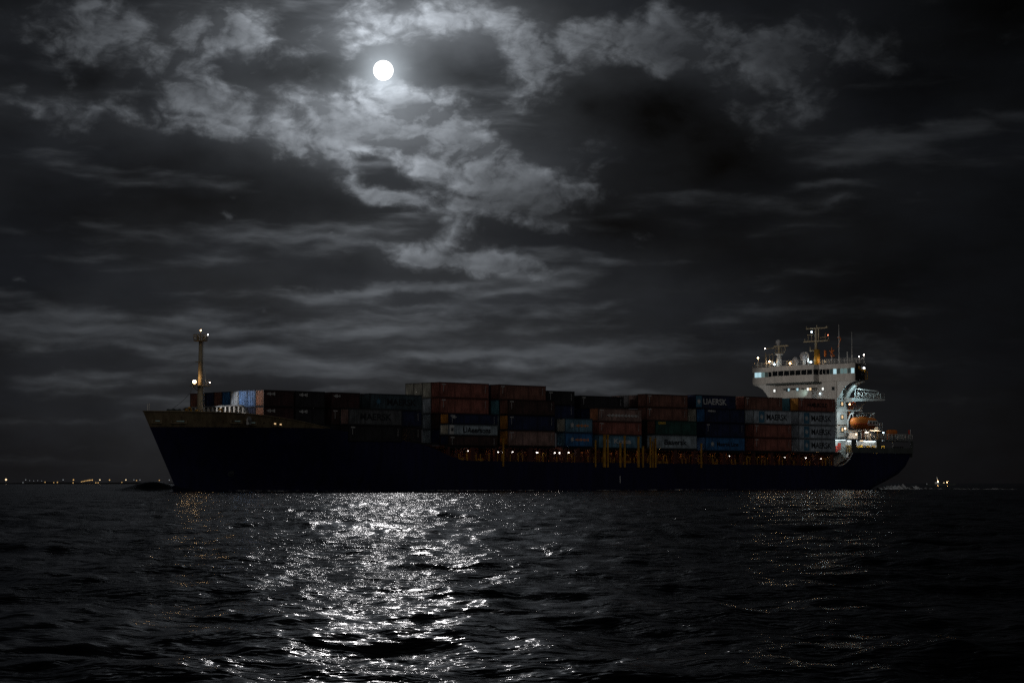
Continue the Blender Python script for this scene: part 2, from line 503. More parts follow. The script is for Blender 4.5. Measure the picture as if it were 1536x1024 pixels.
def sea_material():
    m = bpy.data.materials.new('night_sea_water')
    nt = nodes_of(m); N, L = nt.nodes.new, nt.links.new
    out = N('ShaderNodeOutputMaterial'); b = N('ShaderNodeBsdfPrincipled'); L(b.outputs[0], out.inputs[0])
    b.inputs['Base Color'].default_value = (0.0008, 0.0011, 0.0014, 1)
    b.inputs['Roughness'].default_value = 0.13
    b.inputs['IOR'].default_value = 1.33
    b.inputs['Specular IOR Level'].default_value = 0.5
    tc = N('ShaderNodeTexCoord')
    prev = None
    # gusts: patches of ruffled and of smoother water
    gm = N('ShaderNodeMapping'); gm.inputs['Scale'].default_value = (0.16, 0.085, 0.1); gm.inputs['Rotation'].default_value = (0, 0, 0.25)
    L(tc.outputs['Object'], gm.inputs[0])
    gn = N('ShaderNodeTexNoise'); gn.inputs['Scale'].default_value = 1.0; gn.inputs['Detail'].default_value = 7; gn.inputs['Roughness'].default_value = 0.62
    L(gm.outputs[0], gn.inputs['Vector'])
    gr = N('ShaderNodeMapRange'); gr.inputs[1].default_value = 0.40; gr.inputs[2].default_value = 0.62; gr.inputs[3].default_value = 0.3; gr.inputs[4].default_value = 1.75
    L(gn.outputs[0], gr.inputs[0])
    for sc, dist, det, stretch in ((1.8, 0.095, 3, 1.35), (5.5, 0.036, 2, 1.7)):
        mp = N('ShaderNodeMapping'); mp.inputs['Scale'].default_value = (sc / stretch, sc, sc)
        L(tc.outputs['Object'], mp.inputs[0])
        n = N('ShaderNodeTexNoise'); n.inputs['Scale'].default_value = 1.0; n.inputs['Detail'].default_value = det
        n.inputs['Roughness'].default_value = 0.55; n.inputs['Distortion'].default_value = 0.6
        L(mp.outputs[0], n.inputs['Vector'])
        bp = N('ShaderNodeBump'); bp.inputs['Strength'].default_value = 1.0; bp.inputs['Distance'].default_value = dist
        ml = N('ShaderNodeMath'); ml.operation = 'MULTIPLY'; ml.inputs[1].default_value = dist
        L(gr.outputs[0], ml.inputs[0]); L(ml.outputs[0], bp.inputs['Distance'])
        L(n.outputs[0], bp.inputs['Height'])
        if prev: L(prev.outputs[0], bp.inputs['Normal'])
        prev = bp
    L(prev.outputs[0], b.inputs['Normal'])
    return m


sea_me = build_sea(); SEA_MAT = sea_material(); sea_me.materials.append(SEA_MAT)
sea = link(bpy.data.objects.new('sea', sea_me)); tag(sea, 'dark rippled sea with a broad path of moon glitter', 'sea', kind='structure')

# ------------------------------------------------------------------ the ship
ship = empty('container_ship', W(*SHIP_O), THETA)
tag(ship, 'long dark navy container ship with cream superstructure lit at the stern', 'ship')
NO = tuple(-c for c in SHIP_O)


def part(name, mb, mat, parent=None):
    """mesh given in ship coordinates"""
    if parent is None:
        return obj(name, mb, mat, ship, NO)
    return obj(name, mb, mat, parent)


def at(s, t, z):
    return (s - SHIP_O[0], t - SHIP_O[1], z - SHIP_O[2])


def interp(x, pts):
    return float(np.interp(x, [p[0] for p in pts], [p[1] for p in pts]))


B2 = 13.65
ZT = [(-74, 10.95), (-43.3, 10.9), (-40, 10.5), (-35.8, 9.9), (-27.4, 9.1), (-22.5, 8.5), (-19.5, 7.75), (-16.5, 6.8), (-14.5, 6.05), (-12.5, 5.65), (-10, 5.5),
      (79, 5.2), (96.6, 5.15), (97.6, 5.25), (98.6, 5.55), (99.5, 6.05), (100.3, 6.7), (101.0, 7.5), (101.5, 8.05), (123.6, 8.0)]
ZB2 = [(-73.2, 13.65), (-62, 13.45), (-57, 13.1), (-54.7, 12.8), (-50, 12.2), (-46, 11.45), (-43.3, 10.98)]
ZKEEL = [(106, -1.5), (108, -0.9), (110, -0.1), (112.4, 0.6), (114.8, 1.3), (119.5, 2.9), (121.6, 4.2), (122.8, 5.6), (123.4, 7.0), (123.6, 7.7)]


def stem(z):
    return -65.9 - 7.1 * max(z, -1.5) / 13.65


def hb(s, z):
    zz = min(max(z, 0), 13.65) / 13.65
    Lr = 50 + (27 - 50) * zz
    e = 1.7 + 0.6 * zz
    u = min(max((s - stem(z)) / Lr, 0), 1)
    h = B2 * (1 - (1 - u) ** e)
    if s > 92: h -= 0.7 * ((s - 92) / 31) ** 2
    if s > 103:
        k = min((s - 103) / 8, 1)
        zb = interp(s, ZKEEL)
        q = min(max((z - zb) / (1.0 + 1.2 * k), 0), 1)
        h *= (1 - k) + k * (0.76 + 0.24 * sqrt(1 - (1 - q) ** 2))
    return h


def side_grid(cols, v_rows, zlo, zhi):
    """cols: ('w', w) relative columns from the stem, or ('s', s)"""
    out = []
    for kind, a in cols:
        col = []
        for v in v_rows:
            s = a if kind == 's' else -60.0; z = 0
            for _ in range(6):
                lo, hi = zlo(s), zhi(s)
                z = lo + (hi - lo) * v
                if kind == 'w': s = stem(z) + (-15 - stem(z)) * a if zlo is not zlo_b else stem(z) + (-43.3 - stem(z)) * a
            col.append((s, hb(s, z), z))
        out.append(col)
    return out


def zlo_b(s): return 10.95
def zlo_h(s): return interp(s, ZKEEL) if s > 106 else -1.5


def skin(grid, mb, flare=0.0):
    nc, nr = len(grid), len(grid[0])
    for sgn in (-1, 1):
        vs = [(p[0], B2 + sgn * (p[1] + flare), p[2]) for c in grid for p in c]
        fs = []
        for i in range(nc - 1):
            for j in range(nr - 1):
                f = (i * nr + j, (i + 1) * nr + j, (i + 1) * nr + j + 1, i * nr + j + 1)
                fs.append(f if sgn < 0 else f[::-1])
        mb.add(vs, fs, True)


wcols = [('w', w) for w in (0, .004, .012, .025, .045, .07, .1, .14, .18, .23, .28, .33, .38, .44, .5, .56, .62, .68, .74, .8, .86, .92, 1.0)]
scols = [('s', s) for s in (-12.5, -10, 0, 20, 40, 60, 79, 90, 94, 96.6, 97.6, 98.6, 99.5, 100.3, 101, 101.5, 103, 106, 108, 110, 112.4, 114.8, 117, 119.5, 121.6, 122.8, 123.4, 123.6)]
hull = MB()
g_h = side_grid(wcols + scols, [i / 15 for i in range(16)], zlo_h, lambda s: interp(s, ZT))
skin(g_h, hull)
last = g_h[-1]
tr = [(p[0], B2 - p[1], p[2]) for p in last] + [(p[0], B2 + p[1], p[2]) for p in last[::-1]]
hull.add(tr, [tuple(range(len(tr)))])
for i in range(len(g_h) - 1):                       # flat of the counter under the stern
    a, b = g_h[i][0], g_h[i + 1][0]
    if a[0] > 100:
        hull.add([(a[0], B2 - a[1], a[2]), (b[0], B2 - b[1], b[2]), (b[0], B2 + b[1], b[2]), (a[0], B2 + a[1], a[2])], [(0, 3, 2, 1)])
hull_o = part('hull', hull, M['hull'])

g_b = side_grid([('w', w) for w in (0, .01, .03, .06, .1, .15, .2, .27, .34, .42, .5, .58, .66, .74, .82, .9, 1.0)], [0, .25, .5, .75, 1.0],
                zlo_b, lambda s: interp(s, ZB2))
bw = MB(); skin(g_b, bw, 0.004)
top = [c[-1] for c in g_b]                           # rounded rail along the bulwark top
for sgn in (-1, 1):
    bw.tube([(p[0], B2 + sgn * p[1], p[2]) for p in top], 0.10, 6)
bulwark = part('bulwark', bw, M['bulwark'])

# decks
dk = MB()
ds = [-71, -68, -64, -60, -55, -50, -44, -40, -34, -27, -20, -14, -10, 20, 60, 96, 100, 104, 112, 118, 123]
for a, b in zip(ds[:-1], ds[1:]):
    za = interp(a, ZB2) - 1.15 if a < -43 else interp(a, ZT) - 0.95
    zb = interp(b, ZB2) - 1.15 if b < -43 else interp(b, ZT) - 0.95
    ha, hb_ = hb(a, za) - 0.05, hb(b, zb) - 0.05
    dk.add([(a, B2 - ha, za), (b, B2 - hb_, zb), (b, B2 + hb_, zb), (a, B2 + ha, za)], [(0, 1, 2, 3)])
part('deck', dk, M['deck'])

# thin pale line of fairleads in the bow bulwark, glowing panes stand in for deck light through them
def hull_t(s, z): return B2 - hb(s, z)
for s, z, w_, warm in ((-71.0, 12.0, .5, 0), (-68.2, 11.95, .9, 0), (-60.2, 12.0, .75, 0), (-57.6, 11.75, .55, 0), (-53.9, 11.6, .28, 1), (-52.9, 11.5, .28, 1)):
    t = hull_t(s, z)
    dsdt = (hull_t(s + .3, z) - hull_t(s - .3, z)) / .6
    f = MB()
    def pt(a, b, off): return (s + a, t + dsdt * a - off - 0.0 * b, z + b)
    for (a0, a1, b0, b1) in ((-w_ - .12, w_ + .12, .3, .42), (-w_ - .12, w_ + .12, -.42, -.3), (-w_ - .12, -w_, -.3, .3), (w_, w_ + .12, -.3, .3)):
        f.add([pt(a0, b0, .12), pt(a1, b0, .12), pt(a1, b1, .12), pt(a0, b1, .12), pt(a0, b0, -.1), pt(a1, b0, -.1), pt(a1, b1, -.1), pt(a0, b1, -.1)],
              [(0, 1, 2, 3), (4, 7, 6, 5), (0, 4, 5, 1), (1, 5, 6, 2), (2, 6, 7, 3), (3, 7, 4, 0)])
    fo = part('fairlead', f, M['bulwark'])
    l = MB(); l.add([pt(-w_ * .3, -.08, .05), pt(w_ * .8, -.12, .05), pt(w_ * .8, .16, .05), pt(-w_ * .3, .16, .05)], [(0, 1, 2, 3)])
    part('opening_glow', l, GL['winwarm' if warm else 'windim'], fo)

# bow thruster mark and draught mark
mk = MB()
s, z = -58.0, 3.0
for q in range(20):
    a0, a1 = 2 * pi * q / 20, 2 * pi * (q + 1) / 20
    def hp(r, a): return (s + r * cos(a), hull_t(s + r * cos(a), z + r * sin(a)) - .03, z + r * sin(a))
    mk.add([hp(.34, a0), hp(.45, a0), hp(.45, a1), hp(.34, a1)], [(0, 1, 2, 3)])
for a in (pi / 4, -pi / 4):
    mk.tube([(s + .34 * cos(a) * k, hull_t(s + .34 * cos(a) * k, z + .34 * sin(a) * k) - .02, z + .34 * sin(a) * k) for k in (-1, 1)], .05, 4)
part('thruster_mark', mk, M['dkgrey'])
part('draught_mark', MB().box(28.8, 29.0, -0.03, 0.02, 1.4, 2.8), M['letter_white'])

# ---- forecastle gear
fm = MB()
fm.tube([(-61.3, 13.65, 12.3), (-61.3, 13.65, 18.3)], 0.50, 14, 0.46)
fm.tube([(-61.3, 13.65, 18.3), (-61.3, 13.65, 26.3)], 0.42, 14, 0.30)
fm.tube([(-61.3, 13.65, 26.3), (-61.3, 13.65, 28.4)], 0.09, 8, 0.05)
fm.box(-61.75, -60.85, 13.2, 14.1, 12.2, 12.7)
foremast = part('foremast', fm, M['mast'])
pl = MB().box(-63.0, -59.7, 12.9, 14.4, 18.2, 18.36)
pl.rail([(-59.75, 12.95, 18.36), (-59.75, 14.35, 18.36)], 1.0, .8, .04, 2)
pl.tube([(-62.9, 13.65, 18.2), (-61.5, 13.65, 17.2)], .07, 6)
part('platform', pl, M['mast'], foremast)
pl = MB().cyl((-61.3, 13.65), 1.15, 26.1, 26.25, 16, 1.25)
for k in range(10):
    a = 2 * pi * k / 10
    pl.tube([(-61.3 + 1.2 * cos(a), 13.65 + 1.2 * sin(a), 26.2), (-61.3 + 1.25 * cos(a), 13.65 + 1.25 * sin(a), 27.25)], .05, 5)
for zz in (26.75, 27.25):
    pl.tube([(-61.3 + 1.24 * cos(2 * pi * k / 16), 13.65 + 1.24 * sin(2 * pi * k / 16), zz) for k in range(17)], .045, 5)
pl.box(-62.0, -61.7, 13.5, 13.9, 26.25, 27.1); pl.box(-60.9, -60.6, 13.2, 13.6, 26.25, 27.0)
part('platform', pl, M['mast'], foremast)
lad = MB()
for dt_ in (-.18, .18):
    lad.tube([(-60.55, 13.65 + dt_, 12.4), (-60.75, 13.65 + dt_, 26.2)], .04, 5)
for k in range(34):
    zz = 12.7 + k * .4; ss = -60.55 - .2 * (zz - 12.4) / 13.8
    lad.tube([(ss, 13.47, zz), (ss, 13.83, zz)], .03, 4)
lad.tube([(-60.1, 13.65, 18.4), (-60.3, 13.65, 21.0)], .08, 6)
part('ladder', lad, M['white'], foremast)
part('bracket', MB().box(-62.2, -61.2, 13.4, 13.9, 22.4, 22.52), M['mast'], foremast)


def lamp(parent_part, s, t, z, r, g, name='lamp'):
    if g in ('white', 'cold', 'walk'): r *= .78
    return part(name, MB().ball((s, t, z), r, 10, 6), GL[g], parent_part)


lamp(foremast, -62.75, 13.3, 18.95, .30, 'warm')
part('lamp_bracket', MB().box(-62.95, -62.55, 13.1, 13.5, 18.36, 18.66), M['mast'], foremast)
lamp(foremast, -60.3, 12.9, 27.25, .16, 'white')
lamp(foremast, -61.3, 13.65, 28.0, .10, 'warm')
lamp(foremast, -59.6, 13.2, 18.9, .13, 'walk')
part('stay_wire', MB().tube([(-63.0 - 4.6 * k / 8, 13.3 - .4 * k / 8, 18.3 - 4.2 * (k / 8) ** .62) for k in range(9)], .035, 5), M['dkgrey'], foremast)
for dt_ in (-.25, .25):
    part('jackstaff', MB().tube([(-71.9, 13.65 + dt_, 12.6), (-71.9, 13.65 + dt_, 14.95)], .06, 6), M['white'])

wn = MB()
for ss in (-68.4, -67.2):
    wn.tube([(ss, 11.2, 13.55), (ss, 12.8, 13.55)], .5, 12)
    wn.box(ss - .2, ss + .2, 11.0, 11.2, 12.3, 14.1); wn.box(ss - .2, ss + .2, 12.8, 13.0, 12.3, 14.1)
part('windlass', wn, M['dkgrey'])
for ss, tt, hgt in ((-64.9, 12.0, 1.5), (-63.9, 12.6, 1.9), (-62.7, 12.2, 1.5), (-60.6, 8.0, 1.6)):
    vt = MB().tube([(ss, tt, 12.2), (ss, tt, 12.2 + hgt), (ss - .2, tt, 12.5 + hgt), (ss - .55, tt, 12.4 + hgt)], .2, 8)
    part('ventilator', vt, M['yellow'])
    part('deck_box', MB().box(ss - .8, ss - .2, tt + .5, tt + 1.3, 12.2, 13.4), M['yellow'])

# breakwater: pale plate with a grid of deep stiffeners; its port end sweeps down
bwk = MB()
SB = -58.3
def bz(t):                                            # top line falls away at the two ends
    u = max(0, (5.2 - t) / 2.6); u2 = max(0, (t - 22.1) / 2.6)
    return 14.75 - 2.6 * min(1, u) ** 1.6 - 2.6 * min(1, u2) ** 1.6
ts = [2.6 + i * (22.1 / 34) for i in range(35)]
for a, b in zip(ts[:-1], ts[1:]):
    za, zb = bz(a), bz(b)
    bwk.add([(SB, a, 11.4), (SB, b, 11.4), (SB, b, zb), (SB, a, za), (SB + .06, a, 11.4), (SB + .06, b, 11.4), (SB + .06, b, zb), (SB + .06, a, za)],
            [(0, 3, 2, 1), (4, 5, 6, 7), (3, 7, 6, 2)])
    bwk.add([(SB - .42, a, za + .1), (SB - .42, b, zb + .1), (SB + .1, b, zb + .1), (SB + .1, a, za + .1),
             (SB - .42, a, za - .12), (SB - .42, b, zb - .12), (SB + .1, b, zb - .12), (SB + .1, a, za - .12)],
            [(0, 3, 2, 1), (4, 5, 6, 7), (0, 1, 5, 4), (2, 3, 7, 6)])
breakwater = part('breakwater', bwk, M['grey'])
stf = MB()
for t in ts[1:-1:2]:
    stf.box(SB - .40, SB - .30, t - .19, t + .19, 11.4, bz(t) - .12)
    stf.box(SB - .30, SB, t - .05, t + .05, 11.4, bz(t) - .12)
for zz in (13.35, 12.3):
    stf.box(SB - .44, SB - .28, 3.6 if zz > 13 else 3.0, 23.6, zz - .14, zz + .14)
part('stiffener_grid', stf, M['white'], breakwater)

# ---- hatch coamings, pillars, walkway rails and lamps under the containers
HATCH = [(-34, -18, 8.75), (-16.6, -3.0, 8.30), (-1.7, 11.6, 8.44), (13.3, 21.7, 8.44), (22.2, 35.5, 8.30), (38.3, 51.6, 8.34), (53.1, 66.2, 8.1), (68.1, 81.2, 8.14), (82.7, 95.8, 8.1)]
part('hatch_coaming', MB().box(-56.2, -47.0, 3.0, 24.3, 11.2, 11.6), M['coaming'])
part('hatch_coaming', MB().box(-46.9, -34.3, 2.4, 24.9, 8.4, 11.6), M['black'])
for a, b, zt in HATCH:
    h = MB()
    zt2 = zt
    h.box(a, b, 3.0, 24.3, 4.3, zt2 - .55)
    h.box(a - .25, b + .25, 2.38, 24.7, zt2 - .55, zt2 - .06)
    if 0 < a < 90 and a != 13.3:
        part('lashing_bridge', MB().box(b + .3, b + 1.2, 5.2, 22.0, 4.3, zt2 + 8.2), M['black'])
    part('bulb_screen', MB().box(a + .2, b - .2, .2, .5, zt2 - .5, zt2 - .03), M['black'])  # added strip that hides the bulbs, black like the shadow under the containers
    n = int((b - a) / 1.5)
    for i in range(n + 1):
        h.box(a + (b - a) * i / n - .08, a + (b - a) * i / n + .08, 2.75, 3.0, 4.3, zt2 - .56)
    part('hatch_coaming', h, M['coaming'])

pil = MB().box(-.42, .42, 0, .75, 4.5, 0)
def pillar_mb(w, z1):
    p = MB(); p.box(-w, w, 0.12, .8, 4.4, z1 - .28)
    p.box(-w - .35, w + .35, .52, 2.36, z1 - .28, z1 - .03)
    p.box(-w - .12, w + .12, .1, .9, 4.4, 4.75)
    return p
pw = {}
for a, b, zt in HATCH[1:]:
    for ss, w in ((a + 1.0, .22), ((a + b) / 2, .42), (b - 1.0, .22)):
        key = (w, zt)
        if key not in pw:
            pw[key] = part('pillar', pillar_mb(w, zt), M['coaming'])
            pw[key].location = at(ss, 0, 0)
        else:
            copy_of(pw[key], ship, at(ss, 0, 0))

post0 = None
for a, b in zip((-13, 12, 22, 37, 52, 67, 82), (12, 22, 37, 52, 67, 82, 96)):
    zz = interp(a, ZT) - .05
    nn = int((b - a) / 1.7)
    hr = part('handrail', MB().tube([(a + .1, .36, zz + 1.0), (b - .1, .36, zz + 1.0)], .03, 5), M['coaming'])
    for i in range(nn):
        x = a + (b - a) * (i + .2 * ((i * 7) % 3)) / nn
        if post0 is None:
            post0 = part('rail_post', MB().box(-.06, .06, .3, .42, -.6, 1.1), M['yellow'])
            post0.location = at(x, 0, zz)
        else:
            copy_of(post0, ship, at(x, 0, zz))

# walkway lamps on the coaming, each a bulkhead fitting with its bulb
base_l = bulb_l = None
WL = [(-9.3, 7.25), (-1.75, 7.2), (-.5, 7.25), (1.9, 7.25), (8.3, 7.2), (13.0, 7.2), (14.2, 7.2), (16.7, 7.2), (51.9, 7.05), (63.3, 7.0), (81.0, 6.9), (87.8, 6.8), (93.0, 6.7)]
for s, z in WL:
    if base_l is None:
        base_l = part('walkway_lamp', MB().box(-.16, .16, .05, .5, -.2, .2), M['grey']); base_l.location = at(s, 2.0, z)
        bulb_l = obj('bulb', MB().ball((0, -.12, 0), .13, 8, 5), GL['walk'], base_l)
    else:
        c = copy_of(base_l, ship, at(s, 2.0, z)); q_ = copy_of(bulb_l, c, (0, 0, 0)); q_.scale = [(1, .62, .9, .55, 1.1, .7)[int(s * 3) % 6]] * 3
sod = None  # added bulbs, kept out of view, that light the walkway gear orange
for s, z in ((-12.5, 7.7), (-5.5, 7.75), (4.9, 7.85), (10.4, 7.85), (19.5, 7.85), (27.5, 7.75), (33.0, 7.75), (41.5, 7.8), (47.5, 7.8), (57.0, 7.55), (60.9, 7.55), (72.0, 7.55), (77.5, 7.55), (85.0, 7.5), (91.0, 7.5), (95.0, 7.5), (-26, 9.4)):
    if sod is None:
        sod = part('walkway_lamp', MB().box(-.12, .12, .05, .5, -.14, .14), M['grey']); sod.location = at(s, 1.5, z + .34)
        sb = obj('bulb', MB().ball((0, -.02, 0), .075, 8, 5), GL['sodium'], sod)
    else:
        c = copy_of(sod, ship, at(s, 1.5, z + .34)); copy_of(sb, c, (0, 0, 0))

# lockers, pipes and lashing gear along the side walkway
random.seed(3)
lk = None; pp = None; ls = None
s = -11.5
while s < 95:
    k = random.random()
    z0 = interp(s, ZT) - .95
    if k < .30:
        if lk is None:
            lk = part('deck_locker', MB().box(0, .9, 0, .6, 0, 1.35).box(-.05, .95, -.05, .65, 1.36, 1.45), M['yellow']); lk.location = at(s, 1.7, z0)
        else: copy_of(lk, ship, at(s, 1.7, z0))
    elif k < .62:
        if pp is None:
            pp = part('vent_pipe', MB().tube([(0, 0, 0), (0, 0, 2.2), (.15, 0, 2.55), (.45, 0, 2.65), (.75, 0, 2.5), (.85, 0, 2.1)], .13, 8), M['yellow']); pp.location = at(s, 1.3, z0)
        else: copy_of(pp, ship, at(s, 1.3, z0))
    else:
        if ls is None:
            m_ = MB()
            for i in range(5):
                m_.tube([(i * .22, 0, 0), (i * .22 + .3, .2, 3.0)], .045, 5)
            m_.box(-.2, 1.3, -.1, .3, 1.2, 1.3)
            ls = part('lashing_rod_rack', m_, M['coaming']); ls.location = at(s, 1.0, z0)
        else: copy_of(ls, ship, at(s, 1.0, z0))
    s += .75 + random.random() * .9

# tall yellow lashing posts
for s, z1, w in ((24.4, 10.75, .26), (25.3, 10.7, .13), (28.8, 9.2, .16), (30.0, 10.6, .16), (33.9, 10.5, .2), (35.2, 8.6, .14), (37.3, 10.4, .12), (38.0, 9.6, .12), (38.8, 10.2, .14), (21.9, 9.6, .1), (-2.4, 9.6, .12), (52.3, 9.3, .12)):
    p = MB().box(s - w, s + w, -.02 - .3, .1 - .3 + w, 4.5, z1)
    p.box(s - w - .08, s + w + .08, -.36, .1 - .26 + w, z1, z1 + .12)
    part('lashing_post', p, M['yellow'])

# ---- superstructure
SF = 101.0
house = MB()
house.box(SF, 104.6, 4.0, 23.3, 4.2, 23.85)                  # forward block
house.box(104.6, 108.3, 7.0, 20.3, 4.2, 23.8)                # after block
house.box(99.2, SF, 9.6, 17.8, 15.0, 22.2)                   # stair trunk ahead of the front
house.box(104.62, 117.0, 7.05, 20.8, 11.17, 13.3)
superstructure = part('superstructure', house, M['cream'])

br = MB()
br.box(SF, 104.4, -1.2, 28.5, 23.9, 25.45)                   # bulwark below the windows
br.box(SF + .15, 104.2, -1.0, 28.3, 25.45, 26.65)            # window band
br.box(SF - .05, 104.5, -1.25, 28.55, 26.65, 27.7)           # roof fascia
br.box(99.2, SF, 9.0, 21.5, 23.9, 25.45)
br.box(99.35, SF + .2, 9.2, 21.3, 25.45, 26.65)
br.box(99.15, SF, 8.95, 21.55, 26.65, 27.7)
bridge = part('bridge', br, M['cream'])
# front windows: one pane each
def pane(s, t0, t1, z0, z1, mat):
    return MB().box(s - .06, s + .03, t0, t1, z0, z1), mat
wl = []
t = 9.5
while t < 21.0:
    wl.append((99.33, t, t + 1.45)); t += 1.68
t = -.9
while t < 8.4:
    wl.append((SF + .12, t, t + .82)); t += 1.0
t = 21.9
while t < 27.9:
    wl.append((SF + .12, t, t + .85)); t += 1.03
for i, (s, t0, t1) in enumerate(wl):
    if t0 > 26: mk_ = GL['wincold']
    elif t0 > 24.5: mk_ = GL['winmid']
    elif t0 > 19.5: mk_ = GL['windim'] if i % 2 else M['glass']
    elif t0 < 4.4: mk_ = (GL['winmid'], GL['windim'], GL['wincold'], GL['windim'], GL['winmid'])[i % 5]
    elif t0 < 6.5: mk_ = GL['windim'] if i % 2 else M['glass']
    else: mk_ = M['glass']
    mb_, mt = pane(s, t0, t1, 25.5, 26.6, mk_)
    part('bridge_window', mb_, mt, bridge)
part('bridge_window', MB().box(99.4, 101.0, 9.14, 9.2, 25.5, 26.6), M['glass'], bridge)
# awning slab below the middle of the bridge
part('awning', MB().box(97.9, SF - .02, 8.2, 21.8, 23.45, 23.8), M['dkgrey'], bridge)
# port wing end: dark screen with fittings and a lamp
we = MB().box(SF + .1, 104.3, -1.32, -1.21, 23.95, 27.6)
part('wing_screen', we, M['black'], bridge)
part('wing_sign', MB().box(104.4, 104.55, -1.3, -1.2, 24.2, 26.0).box(105.2, 105.35, -1.3, -1.2, 24.2, 26.0).box(104.55, 105.2, -1.3, -1.2, 24.2, 24.4).box(104.55, 105.2, -1.3, -1.2, 25.8, 26.0), M['yellow'], bridge)
lamp(bridge, 103.7, -1.6, 26.65, .26, 'white')
fx = MB()
for ss, zz in ((102.4, 26.2), (103.0, 25.9), (104.0, 25.8), (102.0, 26.5)):
    fx.box(ss, ss + .35, -1.6, -1.33, zz, zz + .5)
part('wing_fitting', fx, M['yellow'], bridge)
# swept bracket that carries the wing
for side, sg in ((0, 1), (1, -1)):
    def tt(t): return t if side == 0 else 27.3 - t
    poly = [(tt(4.0), 19.9), (tt(3.3), 20.7), (tt(2.6), 21.7), (tt(1.6), 22.7), (tt(.4), 23.35), (tt(-1.2), 23.75), (tt(-1.2), 23.9), (tt(4.0), 23.9)]
    part('wing_bracket', MB().prism(poly if side == 0 else poly[::-1], 'x', SF + .25, SF + .4), M['white'], bridge)
    poly2 = [(tt(4.0), 19.5), (tt(3.3), 20.3), (tt(2.6), 21.3), (tt(1.6), 22.35), (tt(.4), 23.05), (tt(-1.2), 23.5), (tt(-1.2), 23.9), (tt(-.6), 23.9), (tt(.6), 23.4), (tt(1.9), 22.7), (tt(2.9), 21.7), (tt(3.6), 20.6), (tt(4.0), 20.2)]
    part('wing_bracket', MB().prism(poly2 if side == 0 else poly2[::-1], 'x', 103.2, 104.4), M['cream'], bridge)

# round ports across the front below the bridge
for (t, z, mat) in ((21.9, 22.3, 'winwhite'), (18.9, 22.3, None), (16.6, 22.3, None), (16.2, 22.3, 'wincold'), (10.6, 22.25, 'winwhite'), (9.9, 22.25, 'winwarm'), (7.8, 22.3, 'winwhite'), (4.9, 22.3, None), (13.6, 22.3, 'wincold')):
    s = SF if not (9.6 < t < 17.8) else 99.2
    wr = part('window_frame', MB().box(s - .08, s + .02, t - .42, t + .42, z - .42, z + .42), M['grey'], superstructure)
for (t, z, mat) in ((21.9, 22.3, 'winwhite'), (18.9, 22.3, None), (16.6, 22.3, None), (16.2, 22.3, 'wincold'), (10.6, 22.25, 'winwhite'), (9.9, 22.25, 'winwarm'), (7.8, 22.3, 'winwhite'), (4.9, 22.3, None), (13.6, 22.3, 'wincold')):
    s = SF if not (9.6 < t < 17.8) else 99.2
    part('window', MB().box(s - .11, s - .081, t - .26, t + .26, z - .28, z + .28), GL[mat] if mat else M['glass'], superstructure)
# side windows on the port wall
for z in (18.9, 16.0, 13.2):
    part('window_frame', MB().box(102.25, 103.4, 3.93, 4.0, z - .55, z + .55), M['dkgrey'], superstructure)
    part('window', MB().box(102.55, 103.1, 3.9, 3.925, z - .36, z + .36), GL['winwarm'], superstructure)
for z in (20.2, 17.35, 14.4, 11.6):                            # deck edge lines on the house
    part('deck_ledge', MB().box(SF - .06, 104.66, 3.7, 23.6, z - .09, z), M['cream'], superstructure)
# lamps on the front
lamp(superstructure, 100.8, 8.6, 21.2, .15, 'cold')

# roof (monkey island) rails and gear
rl = MB().rail([(SF, -1.15, 27.7), (SF, 8.9, 27.7)], 1.1, 1.5, .05, 3).rail([(99.25, 9.0, 27.7), (99.25, 21.4, 27.7)], 1.1, 1.5, .05, 3)
rl.rail([(SF, 21.6, 27.7), (SF, 28.4, 27.7)], 1.1, 1.5, .05, 3).rail([(SF, -1.15, 27.7), (104.4, -1.15, 27.7)], 1.1, 1.5, .05, 3)
rl.rail([(104.4, -1.15, 27.7), (104.4, 28.4, 27.7), (SF, 28.4, 27.7)], 1.1, 2.2, .05, 3)
part('roof_rail', rl, M['white'])

mm_ = MB()
MX, MT = 103.6, 11.6
mm_.tube([(MX, MT, 27.7), (MX, MT, 31.3)], .72, 12, .62)
mainmast = part('mainmast', mm_, M['yellow'])
c = MB().tube([(MX, MT + .25, 31.3), (MX, MT + .25, 35.9)], .34, 10, .24)
c.tube([(MX, MT - .5, 33.4), (MX, MT - .5, 36.0)], .16, 8)
c.tube([(MX - .9, MT + 1.2, 31.0), (MX - .3, MT + .5, 31.2)], .16, 8)
c.tube([(MX - .9, MT + 1.2, 31.0), (MX - .9, MT + 1.2, 31.9)], .14, 6)
part('mast_column', c, M['mast'], mainmast)
c = MB().box(MX - .35, MX + .35, MT - 3.4, MT + 3.6, 33.05, 33.3)
for q in (-3.3, -2.4, 2.5, 1.5, 3.5):
    c.tube([(MX, MT + q, 33.2), (MX, MT + q, 34.8 if abs(q) < 3 else 33.9)], .08, 6)
c.box(MX - .3, MX + .3, MT - 2.6, MT - 1.2, 33.9, 34.0)
c.box(MX - .3, MX + .3, MT + 1.2, MT + 2.6, 34.6, 34.75)
part('yard_platform', c, M['mast'], mainmast)
c = MB().box(MX - .14, MX + .14, MT - 2.9, MT + 3.1, 35.95, 36.2)
c.tube([(MX, MT + 3.0, 36.1), (MX, MT + 3.0, 36.7)], .07, 5); c.tube([(MX, MT, 36.1), (MX, MT, 36.8)], .1, 6); c.box(MX - .2, MX + .2, MT - 3.1, MT - 2.7, 36.0, 36.4)
part('yardarm', c, M['mast'], mainmast)
lamp(mainmast, MX - .5, MT + 1.1, 35.3, .24, 'cold')
lamp(mainmast, MX, MT - 3.2, 34.4, .11, 'red')
part('orange_float', MB().box(MX - .2, MX + .2, MT - 2.6, MT - 2.2, 29.6, 31.0), M['orange'], mainmast)
